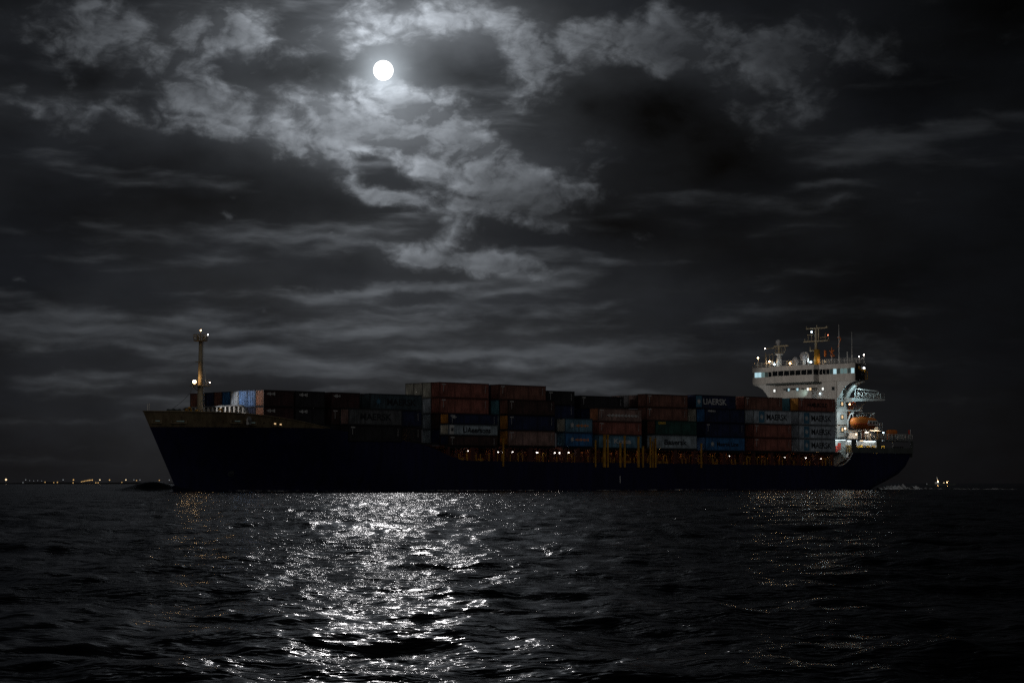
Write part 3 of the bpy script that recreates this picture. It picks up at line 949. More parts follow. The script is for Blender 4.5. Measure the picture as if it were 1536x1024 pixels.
lamp(mainmast, MX - 1.1, MT + .9, 28.5, .3, 'cold')
# signal rig with orange shapes
sg = MB()
for k in range(5):
    a = 2 * pi * k / 5 + .3
    sg.tube([(103.4, 7.2, 30.6), (103.4 + .35 * cos(a), 7.2 + .95 * cos(a), 30.6 + 1.0 * sin(a))], .16, 6, .1)
sg.ball((103.4, 7.2, 30.6), .3, 8, 5); sg.tube([(103.4, 7.4, 29.6), (103.4, 6.4, 29.7)], .14, 6)
sgo = part('signal_shape', sg, M['orange'])
part('signal_staff', MB().tube([(103.4, 7.2, 27.7), (103.4, 7.2, 29.9)], .09, 6), M['white'], sgo)
sg2 = MB().tube([(103.4, 5.4, 31.5), (103.4, 5.0, 32.6), (103.4, 4.6, 33.3), (103.4, 4.9, 33.8), (103.4, 5.5, 33.6)], .12, 6)
part('signal_hook', sg2, M['orange'])

rm = MB()
RX, RT = 102.4, 21.7
rm.tube([(RX, RT, 27.7), (RX, RT, 30.4)], .62, 12, .5)
rm.tube([(RX, RT, 30.4), (RX, RT, 30.75)], .9, 12, .9)
radar = part('radar_mast', rm, M['white'])
rg = MB()
for zz in (31.0, 31.9):
    rg.tube([(RX + .9 * cos(2 * pi * k / 14), RT + .9 * sin(2 * pi * k / 14), zz) for k in range(15)], .06, 5)
for k in range(7):
    a = 2 * pi * k / 7
    rg.tube([(RX + .9 * cos(a), RT + .9 * sin(a), 30.75), (RX + .9 * cos(a), RT + .9 * sin(a), 31.9)], .05, 5)
rg.tube([(RX, RT, 30.7), (RX, RT, 32.6)], .25, 8)
rg.tube([(RX, RT - 1.6, 32.4), (RX, RT - 1.9, 31.6), (RX, RT - 1.5, 30.9), (RX, RT - .8, 30.7)], .07, 5)
part('radar_platform', rg, M['mast'], radar)
part('radar_scanner', MB().box(RX - .12, RX + .12, RT - 2.7, RT + 1.5, 32.3, 32.65).box(RX - .08, RX + .08, RT + 1.4, RT + 4.0, 32.0, 32.2), M['mast'], radar)
lamp(radar, RX, RT + 4.1, 32.15, .16, 'walk')
dm = MB().ball((RX, RT + .2, 33.4), .62, 14, 8).cyl((RX, RT + .2), .4, 32.6, 33.2, 12)
part('radar_dome', dm, M['dome'], radar)
gl = MB().rail([(RX - 1.0, RT + 3.0, 27.7), (RX - 1.0, RT + 1.0, 27.7)], 2.9, 1.0, .08, 2)
gl.tube([(RX - 1.0, RT + 3.2, 27.7), (RX - 1.0, RT + 3.2, 31.2)], .1, 6)
part('flag_locker_frame', gl, M['mast'], radar)
lamp(radar, RX - 1.3, RT + .3, 28.3, .30, 'cold')
lamp(radar, RX - 1.2, RT + 1.9, 29.0, .20, 'warm')
for (ss, tt_, zz, r) in ((102.6, 17.0, 29.0, .78), (103.0, 14.9, 29.9, .95)):
    d = part('satellite_dome', MB().ball((ss, tt_, zz), r, 16, 10, 1.12), M['dome'])
    part('dome_pedestal', MB().cyl((ss, tt_), r * .45, 27.7, zz - r * .8, 12).cyl((ss, tt_), r * .8, zz - r * 1.05, zz - r * .75, 12), M['white'], d)
sp = part('sprinkler_pipe', MB().tube([(102.6, 13.3, 27.7), (102.6, 13.3, 30.1), (102.6, 13.7, 30.6), (102.6, 14.1, 30.7)], .2, 8), M['white'])
for s, t, z1, g, r in ((101.4, 27.2, 29.9, 'warm', .17), (101.4, 24.6, 29.7, None, 0), (101.5, 3.6, 36.4, None, 0), (101.5, .0, 34.6, None, 0), (101.4, 1.2, 30.3, None, 0)):
    a = part('antenna', MB().tube([(s, t, 27.7), (s, t, 29.5 if z1 > 31 else z1)], .10 if z1 < 31 else .13, 6).tube([(s, t, 29.4), (s, t, z1)], .10, 6, .05) if z1 > 31 else MB().tube([(s, t, 27.7), (s, t, z1)], .10, 6), M['white'])
    if g: lamp(a, s, t, z1 + .1, r, g)
for s, t, z, g, r in ((103.0, -.8, 29.1, 'walk', .13), (104.3, -1.1, 29.5, 'walk', .17), (99.1, 15.7, 28.1, 'warm', .18)):
    a = part('light_post', MB().tube([(s, t, 27.7), (s, t, z)], .07, 6), M['white'])
    lamp(a, s, t, z + .1, r, g)

# after decks on the port quarter
dA = MB().box(100.8, 123.4, .25, 27.05, 10.85, 11.15)
part('poop_deck', dA, M['grey'])
pr = MB().rail([(104.8, .35, 11.15), (123.2, .35, 11.15)], 1.15, 1.25, .075, 3).rail([(123.2, .35, 11.15), (123.2, 26.9, 11.15)], 1.15, 2.0, .06, 3)
part('poop_rail', pr, M['white'])
sp_ = MB()
sp_.box(101.5, 123.5, .30, .42, 8.05, 9.25)
for a, b in ((101.5, 103.1), (110.4, 111.6), (122.7, 123.5)):
    sp_.box(a, b, .29, .43, 9.25, 10.85)
part('mooring_deck_side', sp_, M['dkgrey'])
part('mooring_deck_bulkhead', MB().box(103.2, 117.3, 5.6, 5.8, 7.1, 10.8), M['cream'])
part('mooring_deck_stern_plate', MB().box(123.3, 123.45, .45, 26.9, 7.2, 9.3), M['dkgrey'])
for s0, s1 in ((103.4, 110.2), (111.8, 117.0)):
    part('strip_light', MB().box(s0 + .5, s1 - .5, 5.4, 5.6, 10.80, 10.84), GL['cabin'])
part('strip_light', MB().box(109.0, 110.0, 3.8, 4.0, 10.80, 10.84), GL['cabinwarm'])
part('strip_light', MB().box(112.0, 113.0, 3.8, 4.0, 10.80, 10.84), GL['cabinwarm'])
mw = None
for i, s in enumerate((103.9, 105.0, 107.4, 108.6, 111.9, 113.4, 115.2)):
    mb_ = MB().tube([(0, 0, .9), (0, 1.4, .9)], .55, 12).box(-.35, .35, -.15, 0, 0, 1.7).box(-.35, .35, 1.4, 1.55, 0, 1.7).box(-.6, .6, -.1, 1.5, 0, .25)
    if mw is None:
        mw = part('mooring_winch', mb_, M['yellow']); mw.location = at(s, 2.4, 8.1)
    else:
        c = copy_of(mw, ship, at(s, 2.4 + (i % 2) * 1.5, 8.1))
for s in (112.5, 117.2, 118.6, 119.6, 106.2):
    b_ = MB()
    for q in (-.35, .35):
        b_.cyl((s + q, .55), .16, 9.2, 9.6, 8)
    part('bollard', b_, M['black'])
part('mooring_davit', MB().tube([(117.0, 1.2, 10.6), (117.4, 1.2, 9.9), (116.8, 1.2, 9.2)], .1, 6).tube([(117.0, 1.0, 10.7), (122.4, 1.0, 10.7)], .07, 5), M['white'])

# open entrance recess ahead of the quarter: lit wall, stair, gear
part('entrance_bulkhead', MB().box(97.4, 103.0, 3.2, 3.35, 5.0, 10.8), M['cream'])
part('strip_light', MB().box(97.6, 101.0, 1.6, 1.8, 10.78, 10.82), GL['cabin'])
er = MB().rail([(96.6, .3, 8.2), (101.0, .3, 8.2)], 1.1, .8, .05, 3)
er.box(96.2, 101.3, .2, 3.2, 8.05, 8.18)
for k in range(7):
    er.box(97.2 + k * .35, 97.5 + k * .35, .9, 1.7, 5.2 + k * .4, 5.27 + k * .4)
part('entrance_gallery', er, M['white'])
part('fire_station', MB().box(100.2, 100.7, 2.7, 3.18, 8.7, 10.2).cyl((99.3, 2.7), .3, 8.2, 9.6, 10), M['redpaint'])
gq = MB()
for k, (a, b) in enumerate(zip(ZT[-8:-2], ZT[-7:-1])):
    gq.tube([(a[0], .0, a[1]), (b[0], .0, b[1])], .10, 6)
part('bulwark_edge', gq, M['cream'])

# platform decks and stairs aft of the house
p1 = MB().prism([(104.0, 20.2), (115.6, 20.2), (115.6, 19.9), (106, 19.45), (104.0, 19.3)], 'y', 2.0, 7.5)
p1.rail([(105.0, 2.1, 20.2), (115.5, 2.1, 20.2), (115.5, 7.4, 20.2)], 1.25, 1.3, .07, 3)
p1.tube([(105.4, 2.3, 22.3), (108.0, 2.3, 22.1), (113.0, 2.3, 21.95), (113.6, 2.3, 21.7), (113.8, 2.3, 21.1), (113.8, 2.3, 20.2)], .16, 7)
p1.tube([(105.4, 2.3, 20.2), (105.4, 2.3, 22.3)], .12, 6)
part('boat_platform', p1, M['white'])
p2 = MB().box(104.0, 109.4, 3.5, 7.5, 17.35, 17.6)
p2.rail([(106.4, 3.6, 17.6), (109.3, 3.6, 17.6)], 1.2, 1.0, .06, 3)
p2.tube([(108.3, 3.6, 17.6), (110.5, 3.4, 19.6)], .14, 6)
part('stair_landing', p2, M['white'])
for (s0, z0, s1, z1) in ((106.2, 17.6, 108.4, 20.0), (106.0, 14.4, 105.2, 17.4)):
    stw = MB()
    for k in range(9):
        u = k / 8
        stw.box(s0 + (s1 - s0) * u - .15, s0 + (s1 - s0) * u + .15, 4.0, 5.0, z0 + (z1 - z0) * u - .04, z0 + (z1 - z0) * u + .04)
    for t in (4.0, 5.0):
        stw.tube([(s0, t, z0), (s1, t, z1)], .09, 5); stw.tube([(s0, t, z0 + 1), (s1, t, z1 + 1)], .05, 5)
    part('stairway', stw, M['orange'])
lp = part('stairway_lamp', MB().box(107.0, 107.3, 5.4, 5.8, 19.0, 19.2), M['grey'])
lamp(lp, 107.15, 5.3, 18.95, .14, 'warm', 'bulb')
# davits for the lifeboat
dv = MB()
for s in (103.6, 110.8):
    dv.tube([(s, 3.2, 11.2), (s, 3.0, 15.0), (s, 2.2, 16.6), (s, 1.2, 16.9)], .18, 7)
    dv.tube([(s, 1.6, 16.8), (s, 1.6, 15.7)], .06, 5)
dv.box(103.2, 111.2, 1.5, 3.3, 12.55, 12.75)
for k in range(5):
    dv.tube([(106.6 + k * .8, 3.2, 15.4), (107.2 + k * .8, 3.2, 16.7)], .08, 5)
part('lifeboat_davit', dv, M['white'])
fr = MB()
fr.tube([(109.2, 4.5, 17.0), (114.8, 4.5, 17.1), (114.8, 4.5, 13.4)], .11, 6)
fr.box(111.0, 116.0, 3.0, 6.0, 13.0, 13.25)
fr.rail([(112.2, 3.1, 13.25), (115.9, 3.1, 13.25)], 1.6, .9, .07, 3)
fr.tube([(111.0, 3.2, 13.0), (113.8, 3.2, 11.2)], .1, 6)
part('crane_frame', fr, M['white'])
for s, t, z, r, g in ((108.3, 2.6, 12.3, .26, 'white'), (106.0, 2.6, 12.2, .18, 'cabinwarm'), (111.0, 2.4, 12.2, .18, 'cabinwarm'), (101.9, 2.4, 13.4, .2, 'cabinwarm'), (122.6, 8.0, 12.9, .2, 'cold')):
    a = part('deck_lamp', MB().tube([(s, t, 11.15), (s, t, z)], .06, 5), M['white'])
    lamp(a, s, t, z, r, g, 'bulb')
for i, (s, t, h_) in enumerate(((105.3, 1.0, 1.5), (107.0, 1.2, 1.8), (109.9, 1.0, 1.4), (112.3, 1.2, 1.7), (113.6, 1.0, 1.2), (116.4, 1.6, 1.4), (117.8, 1.8, 1.2))):
    part('deck_cabinet', MB().box(s - .22, s + .22, t, t + .5, 11.16, 11.16 + h_), (M['grey'], M['orange'], M['white'], M['yellow'])[i % 4])
# lights that throw on the port wall of the house from the wing and the deck below
def point(name, s, t, z, energy, col, size=.15, parent=ship):
    l = bpy.data.lights.new(name, 'POINT'); l.energy = energy; l.color = col; l.shadow_soft_size = size
    o = link(bpy.data.objects.new(name, l)); o.parent = parent; o.location = at(s, t, z)
    return o
# searchlight on the foremast top trained on the bridge front, and its small deck floodlight
def spot(name, s, t, z, target, energy, col, angle, blend=.4, size=.2):
    l = bpy.data.lights.new(name, 'SPOT'); l.energy = energy; l.color = col; l.spot_size = radians(angle); l.spot_blend = blend; l.shadow_soft_size = size
    o = link(bpy.data.objects.new(name, l)); o.parent = ship
    a, b = Vector(at(s, t, z)), Vector(at(*target))
    o.location = a; o.rotation_euler = (b - a).to_track_quat('-Z', 'Y').to_euler()
    return o
spot('wing_floodlight', 103.0, -0.9, 22.6, (102.8, 4.0, 18.5), 640, (.56, .88, 1.0), 120, .6)
spot('platform_floodlight', 106.0, 0.6, 23.2, (110.0, 4.5, 20.0), 420, (.66, .92, 1.0), 110, .6)
spot('deck_floodlight', 100.6, 0.2, 17.0, (103.0, 4.0, 14.0), 520, (.72, .92, 1.0), 110, .6)
spot('poop_floodlight', 108.3, 0.9, 12.5, (108.6, 7.0, 11.4), 1000, (1.0, .92, .82), 105, .6)
spot('poop_floodlight', 113.6, 0.9, 12.6, (112.6, 7.0, 11.6), 520, (1.0, .76, .52), 100, .6)
spot('mooring_deck_light', 106.8, 0.7, 10.7, (106.8, 5.6, 9.6), 420, (.80, .93, 1.0), 140, .5)
spot('mooring_deck_light', 113.8, 0.7, 10.7, (113.8, 5.6, 9.6), 420, (.80, .93, 1.0), 140, .5)
spot('entrance_light', 98.9, .5, 10.6, (99.2, 3.2, 8.6), 260, (.66, .92, 1.0), 140, .5)
spot('front_floodlight', 97.8, 10.9, 21.0, (99.2, 12.5, 22.6), 60, (.66, 1.0, .92), 120, .7)
point('poop_light', 119.4, 2.4, 13.0, 60, (.85, .93, 1.0))
point('roof_floodlight', 102.3, 13.2, 28.7, 38, (.80, .92, 1.0))
point('roof_floodlight', 101.0, 22.6, 28.7, 30, (1.0, .82, .62))
point('roof_floodlight', 102.6, 18.9, 28.6, 18, (.80, .92, 1.0))
point('roof_floodlight', 103.4, 10.2, 28.6, 30, (1.0, .72, .40))
spot('mast_searchlight', -60.2, 12.9, 27.3, (101, 13, 23.2), 150000, (1.0, .95, .90), 12.0, .5)
spot('breakwater_floodlight', -63.1, 12.7, 19.3, (-57.5, 6.2, 13.6), 2000, (.98, .95, .95), 84, .5)

# ------------------------------------------------------------------ lifeboat, rescue boat, flag
def boat_mb(L, Bm, D):
    """closed lifeboat shell lofted from sections"""
    mb = MB(); n = 14; m = 16
    vs = []
    for i in range(n + 1):
        u = i / n; x = -L / 2 + L * u
        w = max(.02, (1 - abs(2 * u - 1) ** 2.6)) ** .6
        for k in range(m):
            a = 2 * pi * k / m
            y = cos(a); z = sin(a)
            zz = (z * .62 if z > 0 else z * .5) * D * (w ** .5) + (.12 * D * abs(2 * u - 1) ** 2)
            vs.append((x, y * abs(y) ** -.25 * Bm / 2 * w if abs(y) > 1e-6 else 0, zz))
    fs = []
    for i in range(n):
        for k in range(m):
            k2 = (k + 1) % m
            fs.append((i * m + k, (i + 1) * m + k, (i + 1) * m + k2, i * m + k2))
    fs.append(tuple(range(m))); fs.append(tuple(n * m + k for k in range(m))[::-1])
    return mb.add(vs, fs, True)


lb = empty('lifeboat', W(107.0, 1.3, 14.4), THETA)
tag(lb, 'orange enclosed lifeboat with white window panel hanging beside the superstructure', 'lifeboat')
o = obj('hull', boat_mb(9.2, 2.6, 2.5), M['orange'], lb)
obj('canopy', MB().prism([(-.1, -.25), (3.2, -.25), (3.6, .3), (3.1, .85), (.3, .85), (-.1, .5)], 'y', -1.36, 1.36), M['white'], lb)
obj('fender', MB().tube([(-4.4 + i * .8, -1.36 + .5 * (abs(i - 5.5) / 5.5) ** 3, .0) for i in range(12)], .09, 6), M['redpaint'], lb)
for x in (.5, 1.6, 2.5):
    obj('window', MB().box(x, x + .6, -1.39, -1.365, .15, .55), M['glass'], lb)
obj('cabin_top', MB().box(-.9, .3, -.6, .6, 1.2, 1.75), M['orange'], lb)

rb = empty('rescue_boat', W(118.2, 2.2, 12.2), THETA)
tag(rb, 'small orange rescue boat on the poop deck behind the rail', 'rescue boat')
obj('hull', boat_mb(3.6, 1.6, 1.3), M['orange'], rb, (0, 0, .4))
obj('cradle', MB().box(-.9, -.7, -.6, .6, -1.04, .1).box(.7, .9, -.6, .6, -1.04, .1), M['grey'], rb)

fl = empty('flag', W(122.9, .6, 11.15), THETA)
tag(fl, 'small red flag on a white staff at the stern rail', 'flag')
obj('staff', MB().tube([(0, 0, 0), (0, 0, 2.3)], .08, 6), M['white'], fl)
vs = [(-.75 + .75 * i / 8, .05 + .08 * sin(i * .9), z) for z in (1.3, 2.2) for i in range(9)]
cl = MB().add(vs, [(i, i + 1, 10 + i, 9 + i) for i in range(8)], True)
obj('cloth', cl, M['redpaint'], fl)

# ------------------------------------------------------------------ containers
_cm = {}


def container_meshes(L, H):
    key = (round(L, 2), round(H, 2))
    if key in _cm: return _cm[key]
    Wd = 2.44
    fr = MB()
    for x in (0, L - .16):
        for y in (0, Wd - .16):
            fr.box(x, x + .16, y, y + .16, 0, H)
    for y in (0, Wd - .1):
        fr.box(.16, L - .16, y, y + .1, 0.02, .2); fr.box(.16, L - .16, y, y + .1, H - .18, H - .02)
    for x in (0.01, L - .11):
        fr.box(x, x + .1, .16, Wd - .16, .02, .2); fr.box(x, x + .1, .16, Wd - .16, H - .16, H - .02)
    for x in (-.01, L - .17):
        for y in (-.01, Wd - .17):
            for z in (0, H - .14):
                fr.box(x, x + .18, y, y + .18, z - .002, z + .142)
    sh = MB()
    n = max(6, int(round((L - .32) / .30)))
    p = (L - .32) / n
    xs, ds_ = [], []
    for i in range(n):
        x = .16 + i * p
        xs += [x, x + p * .32, x + p * .5, x + p * .82]; ds_ += [.02, .02, .085, .085]
    xs.append(L - .16); ds_.append(.02)
    for y0, sgn in ((0, 1), (Wd, -1)):
        vs = []
        for x, d in zip(xs, ds_):
            vs += [(x, y0 + sgn * d, .2), (x, y0 + sgn * d, H - .14)]
        fs = []
        for i in range(len(xs) - 1):
            f = (2 * i, 2 * i + 2, 2 * i + 3, 2 * i + 1)
            fs.append(f if sgn > 0 else f[::-1])
        sh.add(vs, fs)
    sh.box(.1, L - .1, .1, Wd - .1, H - .05, H - .025)
    sh.box(.1, L - .1, .1, Wd - .1, .05, .1)
    sh.box(L - .12, L - .06, .16, Wd - .16, .2, H - .16)
    dr = MB()
    dr.box(.05, .09, .17, 1.21, .21, H - .17); dr.box(.05, .09, 1.23, Wd - .17, .21, H - .17)
    for y in (.42, .9, 1.52, 2.0):
        dr.tube([(.03, y, .1), (.03, y, H - .06)], .035, 5)
        dr.box(-.005, .05, y - .07, y + .07, .95, 1.12); dr.box(-.005, .05, y - .07, y + .07, H - .5, H - .36); dr.box(-.005, .05, y - .07, y + .07, .35, .5)
    mk = MB()
    x = .55
    for i in range(5): mk.box(x + i * .19, x + i * .19 + .12, -.012, -.002, H - .52, H - .3)
    for i in range(6): mk.box(x + .3, x + .42, -.012, -.002, H - .75 - i * .2, H - .62 - i * .2)
    x = L - .95
    for i in range(7): mk.box(x, x + .10, -.012, -.002, H - .6 - i * .2, H - .48 - i * .2)
    _cm[key] = tuple(q.mesh(nm, m_) for q, nm, m_ in ((fr, 'corner_frame', CM['grey']), (sh, 'shell', CM['grey']), (dr, 'door', CM['grey']), (mk, 'marking', M['letter_white'])))
    return _cm[key]


def with_mat(name, me, mat, parent):
    o = link(bpy.data.objects.new(name, me)); o.parent = parent
    o.material_slots[0].link = 'OBJECT'; o.material_slots[0].material = mat
    return o


_tx = {}


def text_mesh(txt, h, w, bold=.030):
    key = (txt, h, w)
    if key in _tx: return _tx[key]
    cu = bpy.data.curves.new('lettering', 'FONT'); cu.body = txt; cu.size = h * 1.4; cu.offset = bold; cu.extrude = .006
    cu.align_x = 'LEFT'
    ob = bpy.data.objects.new('lettering', cu); COL.objects.link(ob)
    dg = bpy.context.evaluated_depsgraph_get()
    me = bpy.data.meshes.new_from_object(ob.evaluated_get(dg))
    bpy.data.objects.remove(ob)
    co = np.empty(len(me.vertices) * 3, np.float32); me.vertices.foreach_get('co', co); co = co.reshape(-1, 3)
    co[:, 0] -= co[:, 0].min(); co[:, 0] *= w / co[:, 0].max()
    co[:, 1] -= co[:, 1].min(); co[:, 1] *= h / co[:, 1].max()
    co = np.stack([co[:, 0], -co[:, 2], co[:, 1]], -1)
    me.vertices.foreach_set('co', co.astype(np.float32).ravel()); me.update()
    me.materials.clear(); me.materials.append(M['letter_black'])
    _tx[key] = me
    return me


def star_mb(x, z, r, y=-.012, n=7):
    mb = MB(); pts = []
    for k in range(2 * n):
        a = pi / 2 + pi * k / n; q = r if k % 2 == 0 else r * .42
        pts.append((x + q * cos(a), z + q * sin(a)))
    return mb.prism(pts, 'y', y - .01, y)


BAYS = ['foremost bay', 'second bay from the bow', 'third bay from the bow', 'fourth bay from the bow', 'fifth bay from the bow',
        'sixth bay from the bow', 'short bay amidships', 'bay aft of the short bay', 'fourth bay from the stern', 'third bay from the stern', 'second bay from the stern',
        'aftmost bay']
CNAME = {'red': 'red', 'redbrown': 'red brown', 'rust': 'faded orange', 'grey': 'pale grey', 'sky': 'light blue', 'blue': 'blue', 'steelblue': 'steel blue',
         'navy': 'dark navy', 'green': 'dark green', 'cream': 'cream', 'orange': 'yellow orange', 'brown': 'dark brown', 'dark': 'black',
         'teal': 'teal', 'pale': 'pale blue grey', 'maroon': 'dark maroon', 'worn': 'worn streaky red', 'slate': 'dark slate', 'ash': 'dim grey'}
ROWN = ['outer row', 'second row in', 'third row in', 'fourth row in', 'fifth row in', 'sixth row in', 'seventh row in', 'eighth row in', 'ninth row in', 'tenth row in']


def container(bay, row, tier, ntier, s, t, z, L, H, col, extra=None, endcol=None):
    fr, sh, dr, mk = container_meshes(L, H)
    c = empty('shipping_container', W(s, t, z), THETA)
    with_mat('corner_frame', fr, CM_SHADED[col], c)
    with_mat('shell', sh, CM[col], c)
    d = with_mat('door', dr, CM[endcol or col], c)
    if endcol and endcol != col: d['label'] = CNAME[endcol] + ' end door'
    note = ''
    if extra is None or 'mark' in extra:
        mo = with_mat('marking', mk, M['letter_white'], c)
    for e in (extra or []):
        if e == 'mark': continue
        kind = e[0]
        if kind == 'text':
            _, txt, x, zc, h, w, mat = e
            o = with_mat('lettering', text_mesh(txt, h, w), M[mat], c); o.location = (x, -.012, zc)
            note = 'lettered '
        elif kind == 'star':
            _, x, zc, r, mat, back = e
            if back:
                em = obj('emblem', MB().box(x - r * 1.05, x + r * 1.05, -.010, .0, zc - r * 1.35, zc + r * 1.35), M[back], c)
                obj('star', star_mb(x, zc, r * .8, -.011), M[mat], em)
            else:
                obj('emblem', star_mb(x, zc, r, -.012), M[mat], c)
            note = note or 'emblem marked '
        elif kind == 'panel':
            _, x0, x1, z0, z1, mat = e
            obj('panel', MB().box(x0, x1, -.008, .015, z0, z1), M[mat], c)
        elif kind == 'stripe':
            _, x0, x1, zc, mat = e
            mb = MB(); x = x0; i = 0
            while x < x1:
                hh = .10 + .09 * ((i * 7) % 3); mb.box(x, x + .22, -.012, -.002, zc - hh, zc + hh); x += .31; i += 1
            obj('lettering', mb, M[mat], c); note = 'lettered '
    tn = ['top tier', 'second tier down', 'third tier down', 'fourth tier down'][ntier - 1 - tier]
    if ntier == 1: tn = 'top tier'
    tag(c, '%s%s container, %s, %s, %s' % (note, CNAME[col], tn, ROWN[row], BAYS[bay]), 'container', 'shipping containers stacked on deck')
    return c


def maersk(dark='letter_black', star='pale', w=6.6, h=1.25, x=4.2):
    return [('star', 2.55, 1.45, .85, 'letter_white', 'emblem'), ('text', 'MAERSK', x, .85, h, w, dark)]


def T(r): return 2.5 * r - .1


def stack(bay, row, s, L, base, tiers, n_total=None, skip=0):
    z = base
    n = len(tiers)
    for i, q in enumerate(tiers):
        H, col = q[0], q[1]
        if col is not None:
            container(bay, row, i, n, s, T(row), z, L, H, col, q[2] if len(q) > 2 else None, q[3] if len(q) > 3 else None)
        z += H + .03


HC, SD = 2.89, 2.58
# three short bays at the bow
S20 = [('panel', .5, 1.9, 2.05, 2.35, 'letter_white')]
top9 = [None, ('maroon', 'rust'), ('sky', None), ('sky', None), ('grey', None), ('blue', None), ('redbrown', None), ('navy', None), ('navy', None), ('redbrown', None)]
for r in range(1, 10):
    stack(0, r, -55.8, 6.5, 11.65, [(HC, 'maroon' if r == 1 else ('brown' if r % 2 else 'navy'), [('stripe', .6, 2.2, 2.2, 'letter_white')] if r == 1 else None, 'rust' if r == 1 else None),
                                    (HC, top9[r][0], [('stripe', .6, 2.2, 2.2, 'letter_white')] if r == 1 else None, top9[r][1])])
stack(1, 1, -49.1, 6.5, 11.65, [(HC, 'dark', [('stripe', .9, 2.6, 2.2, 'letter_white')]), (HC, 'dark', [('stripe', .9, 2.6, 2.2, 'letter_white')])])
stack(2, 1, -41.2, 6.5, 11.65, [(HC, 'brown'), (HC, 'maroon', [('stripe', .6, 1.9, 2.2, 'letter_white')])])
stack(2, 2, -41.2, 6.5, 11.65, [(HC, 'brown'), (HC, 'slate')])
# long bay before the fifth: dark lettered boxes
stack(3, 0, -39.2, 12.19, 8.75, [(HC, 'dark'), (HC, 'ash', [('text', 'MAERSK', 2.6, .9, 1.2, 7.2, 'letter_black')], 'worn')])
stack(3, 1, -32.4, 12.19, 8.75, [(HC, 'dark'), (HC, 'navy'), (HC, 'slate', [('star', 2.0, 1.45, .7, 'emblem', None), ('text', 'MAERSK', 4.0, .85, 1.2, 6.8, 'letter_black')])])
stack(3, 2, -32.4, 12.19, 8.75, [(HC, None), (HC, 'dark'), (HC, 'slate')])
# fifth bay (tall red stack)
stack(4, 0, -15.9, 12.19, 8.25, [(1.95, 'brown', ['mark'], 'navy'), (1.95, 'pale', [('star', .9, 1.0, .5, 'letter_black', None), ('panel', .25, 1.3, .15, 1.8, 'letter_white'), ('text', 'UAeersons', 3.6, .45, 1.05, 6.8, 'letter_black')], 'cream'),
                                 (1.98, 'navy', [('stripe', .8, 2.0, 1.3, 'letter_white'), 'mark'], 'orange')])
stack(4, 1, -15.9, 12.19, 8.4, [(HC, 'navy'), (HC, 'brown', None, 'brown'), (HC, 'red'), (HC, 'red')])
stack(4, 2, -15.9, 12.19, 8.4, [(HC, 'pale'), (HC, 'pale'), (HC, 'grey'), (HC, 'cream')])
stack(4, 3, -15.9, 12.19, 8.4, [(HC, None), (HC, 'pale'), (HC, 'grey'), (HC, 'cream')])
stack(4, 4, -15.9, 12.19, 8.4, [(HC, None), (HC, None), (HC, None), (HC, 'cream')])
# sixth bay
stack(5, 0, -1.1, 12.19, 8.4, [(HC, 'worn', None, 'orange'), (HC, 'navy', ['mark'], 'orange'), (HC, 'brown', None, 'redbrown')])
stack(5, 1, -1.1, 12.19, 8.4, [(HC, 'dark', None, 'brown'), (HC, 'pale'), (HC, 'teal'), (HC, 'redbrown')])
stack(5, 2, -1.1, 12.19, 8.4, [(HC, None), (HC, None), (HC, 'dark'), (HC, 'navy')])
# short bay
stack(6, 0, 13.8, 7.4, 8.4, [(2.72, 'blue', [('star', 1.9, 1.4, .55, 'letter_white', None), ('stripe', 2.7, 6.2, 1.35, 'letter_orange')], 'steelblue'),
                             (2.72, 'steelblue', [('star', 1.9, 1.4, .65, 'letter_white', None), ('stripe', 2.9, 6.0, 1.35, 'letter_orange')], 'cream')])
stack(6, 2, 13.8, 7.4, 8.4, [(2.72, None), (2.72, 'navy'), (2.72, 'navy'), (2.72, 'dark')])
# bay aft of the short one
stack(7, 0, 22.8, 12.19, 8.25, [(SD, 'steelblue', [('star', 2.6, 1.3, .7, 'letter_white', None), ('text', 'Kresa', 4.3, .9, .95, 4.8, 'letter_white')]), (SD, 'red'), (SD, 'worn', [('stripe', 2.4, 11.0, 1.2, 'letter_white'), 'mark'], 'rust')])
stack(7, 1, 22.8, 12.19, 8.25, [(SD, 'dark'), (SD, 'brown'), (SD, 'navy')])
stack(7, 2, 22.8, 12.19, 8.25, [(SD, None), (SD, None), (SD, 'navy'), (SD, 'dark')])
# fourth from the stern
stack(8, 0, 38.9, 12.19, 8.3, [(2.75, 'pale', [('text', 'Baaersk', 2.6, .8, 1.1, 6.6, 'letter_black')], 'grey'), (2.9, 'green', [('text', 'CMMF2', .8, 2.1, .5, 2.2, 'letter_yellow')], 'redbrown')])
stack(8, 1, 38.9, 12.19, 8.3, [(2.75, 'dark'), (2.9, 'dark'), (2.66, 'redbrown'), (2.66, 'redbrown')])
for r in (2, 3, 4):
    stack(8, r, 38.9, 12.19, 8.3, [(2.75, None), (2.9, None), (2.66, None), (2.5, 'brown' if r != 3 else 'dark')])
# third from the stern
stack(9, 0, 53.6, 12.19, 8.05, [(2.78, 'blue', [('star', 2.2, 1.35, .65, 'letter_white', None), ('text', 'Maersk Line', 3.6, .95, .85, 6.6, 'navyletter' if False else 'letter_black')], 'sky'), (HC, 'navy'), (HC, 'navy', [('text', 'KHI3AH', .9, 2.2, .38, 2.2, 'letter_white')], 'blue')])
stack(9, 1, 53.6, 12.19, 8.05, [(2.78, 'dark'), (HC, 'dark'), (HC, 'cream', [('stripe', 1, 3, 1.5, 'letter_black')]), (HC, 'navy', [('star', .9, 1.5, .85, 'letter_white', 'emblem'), ('text', 'UAERSK', 2.2, .9, 1.25, 7.2, 'letter_white')])])
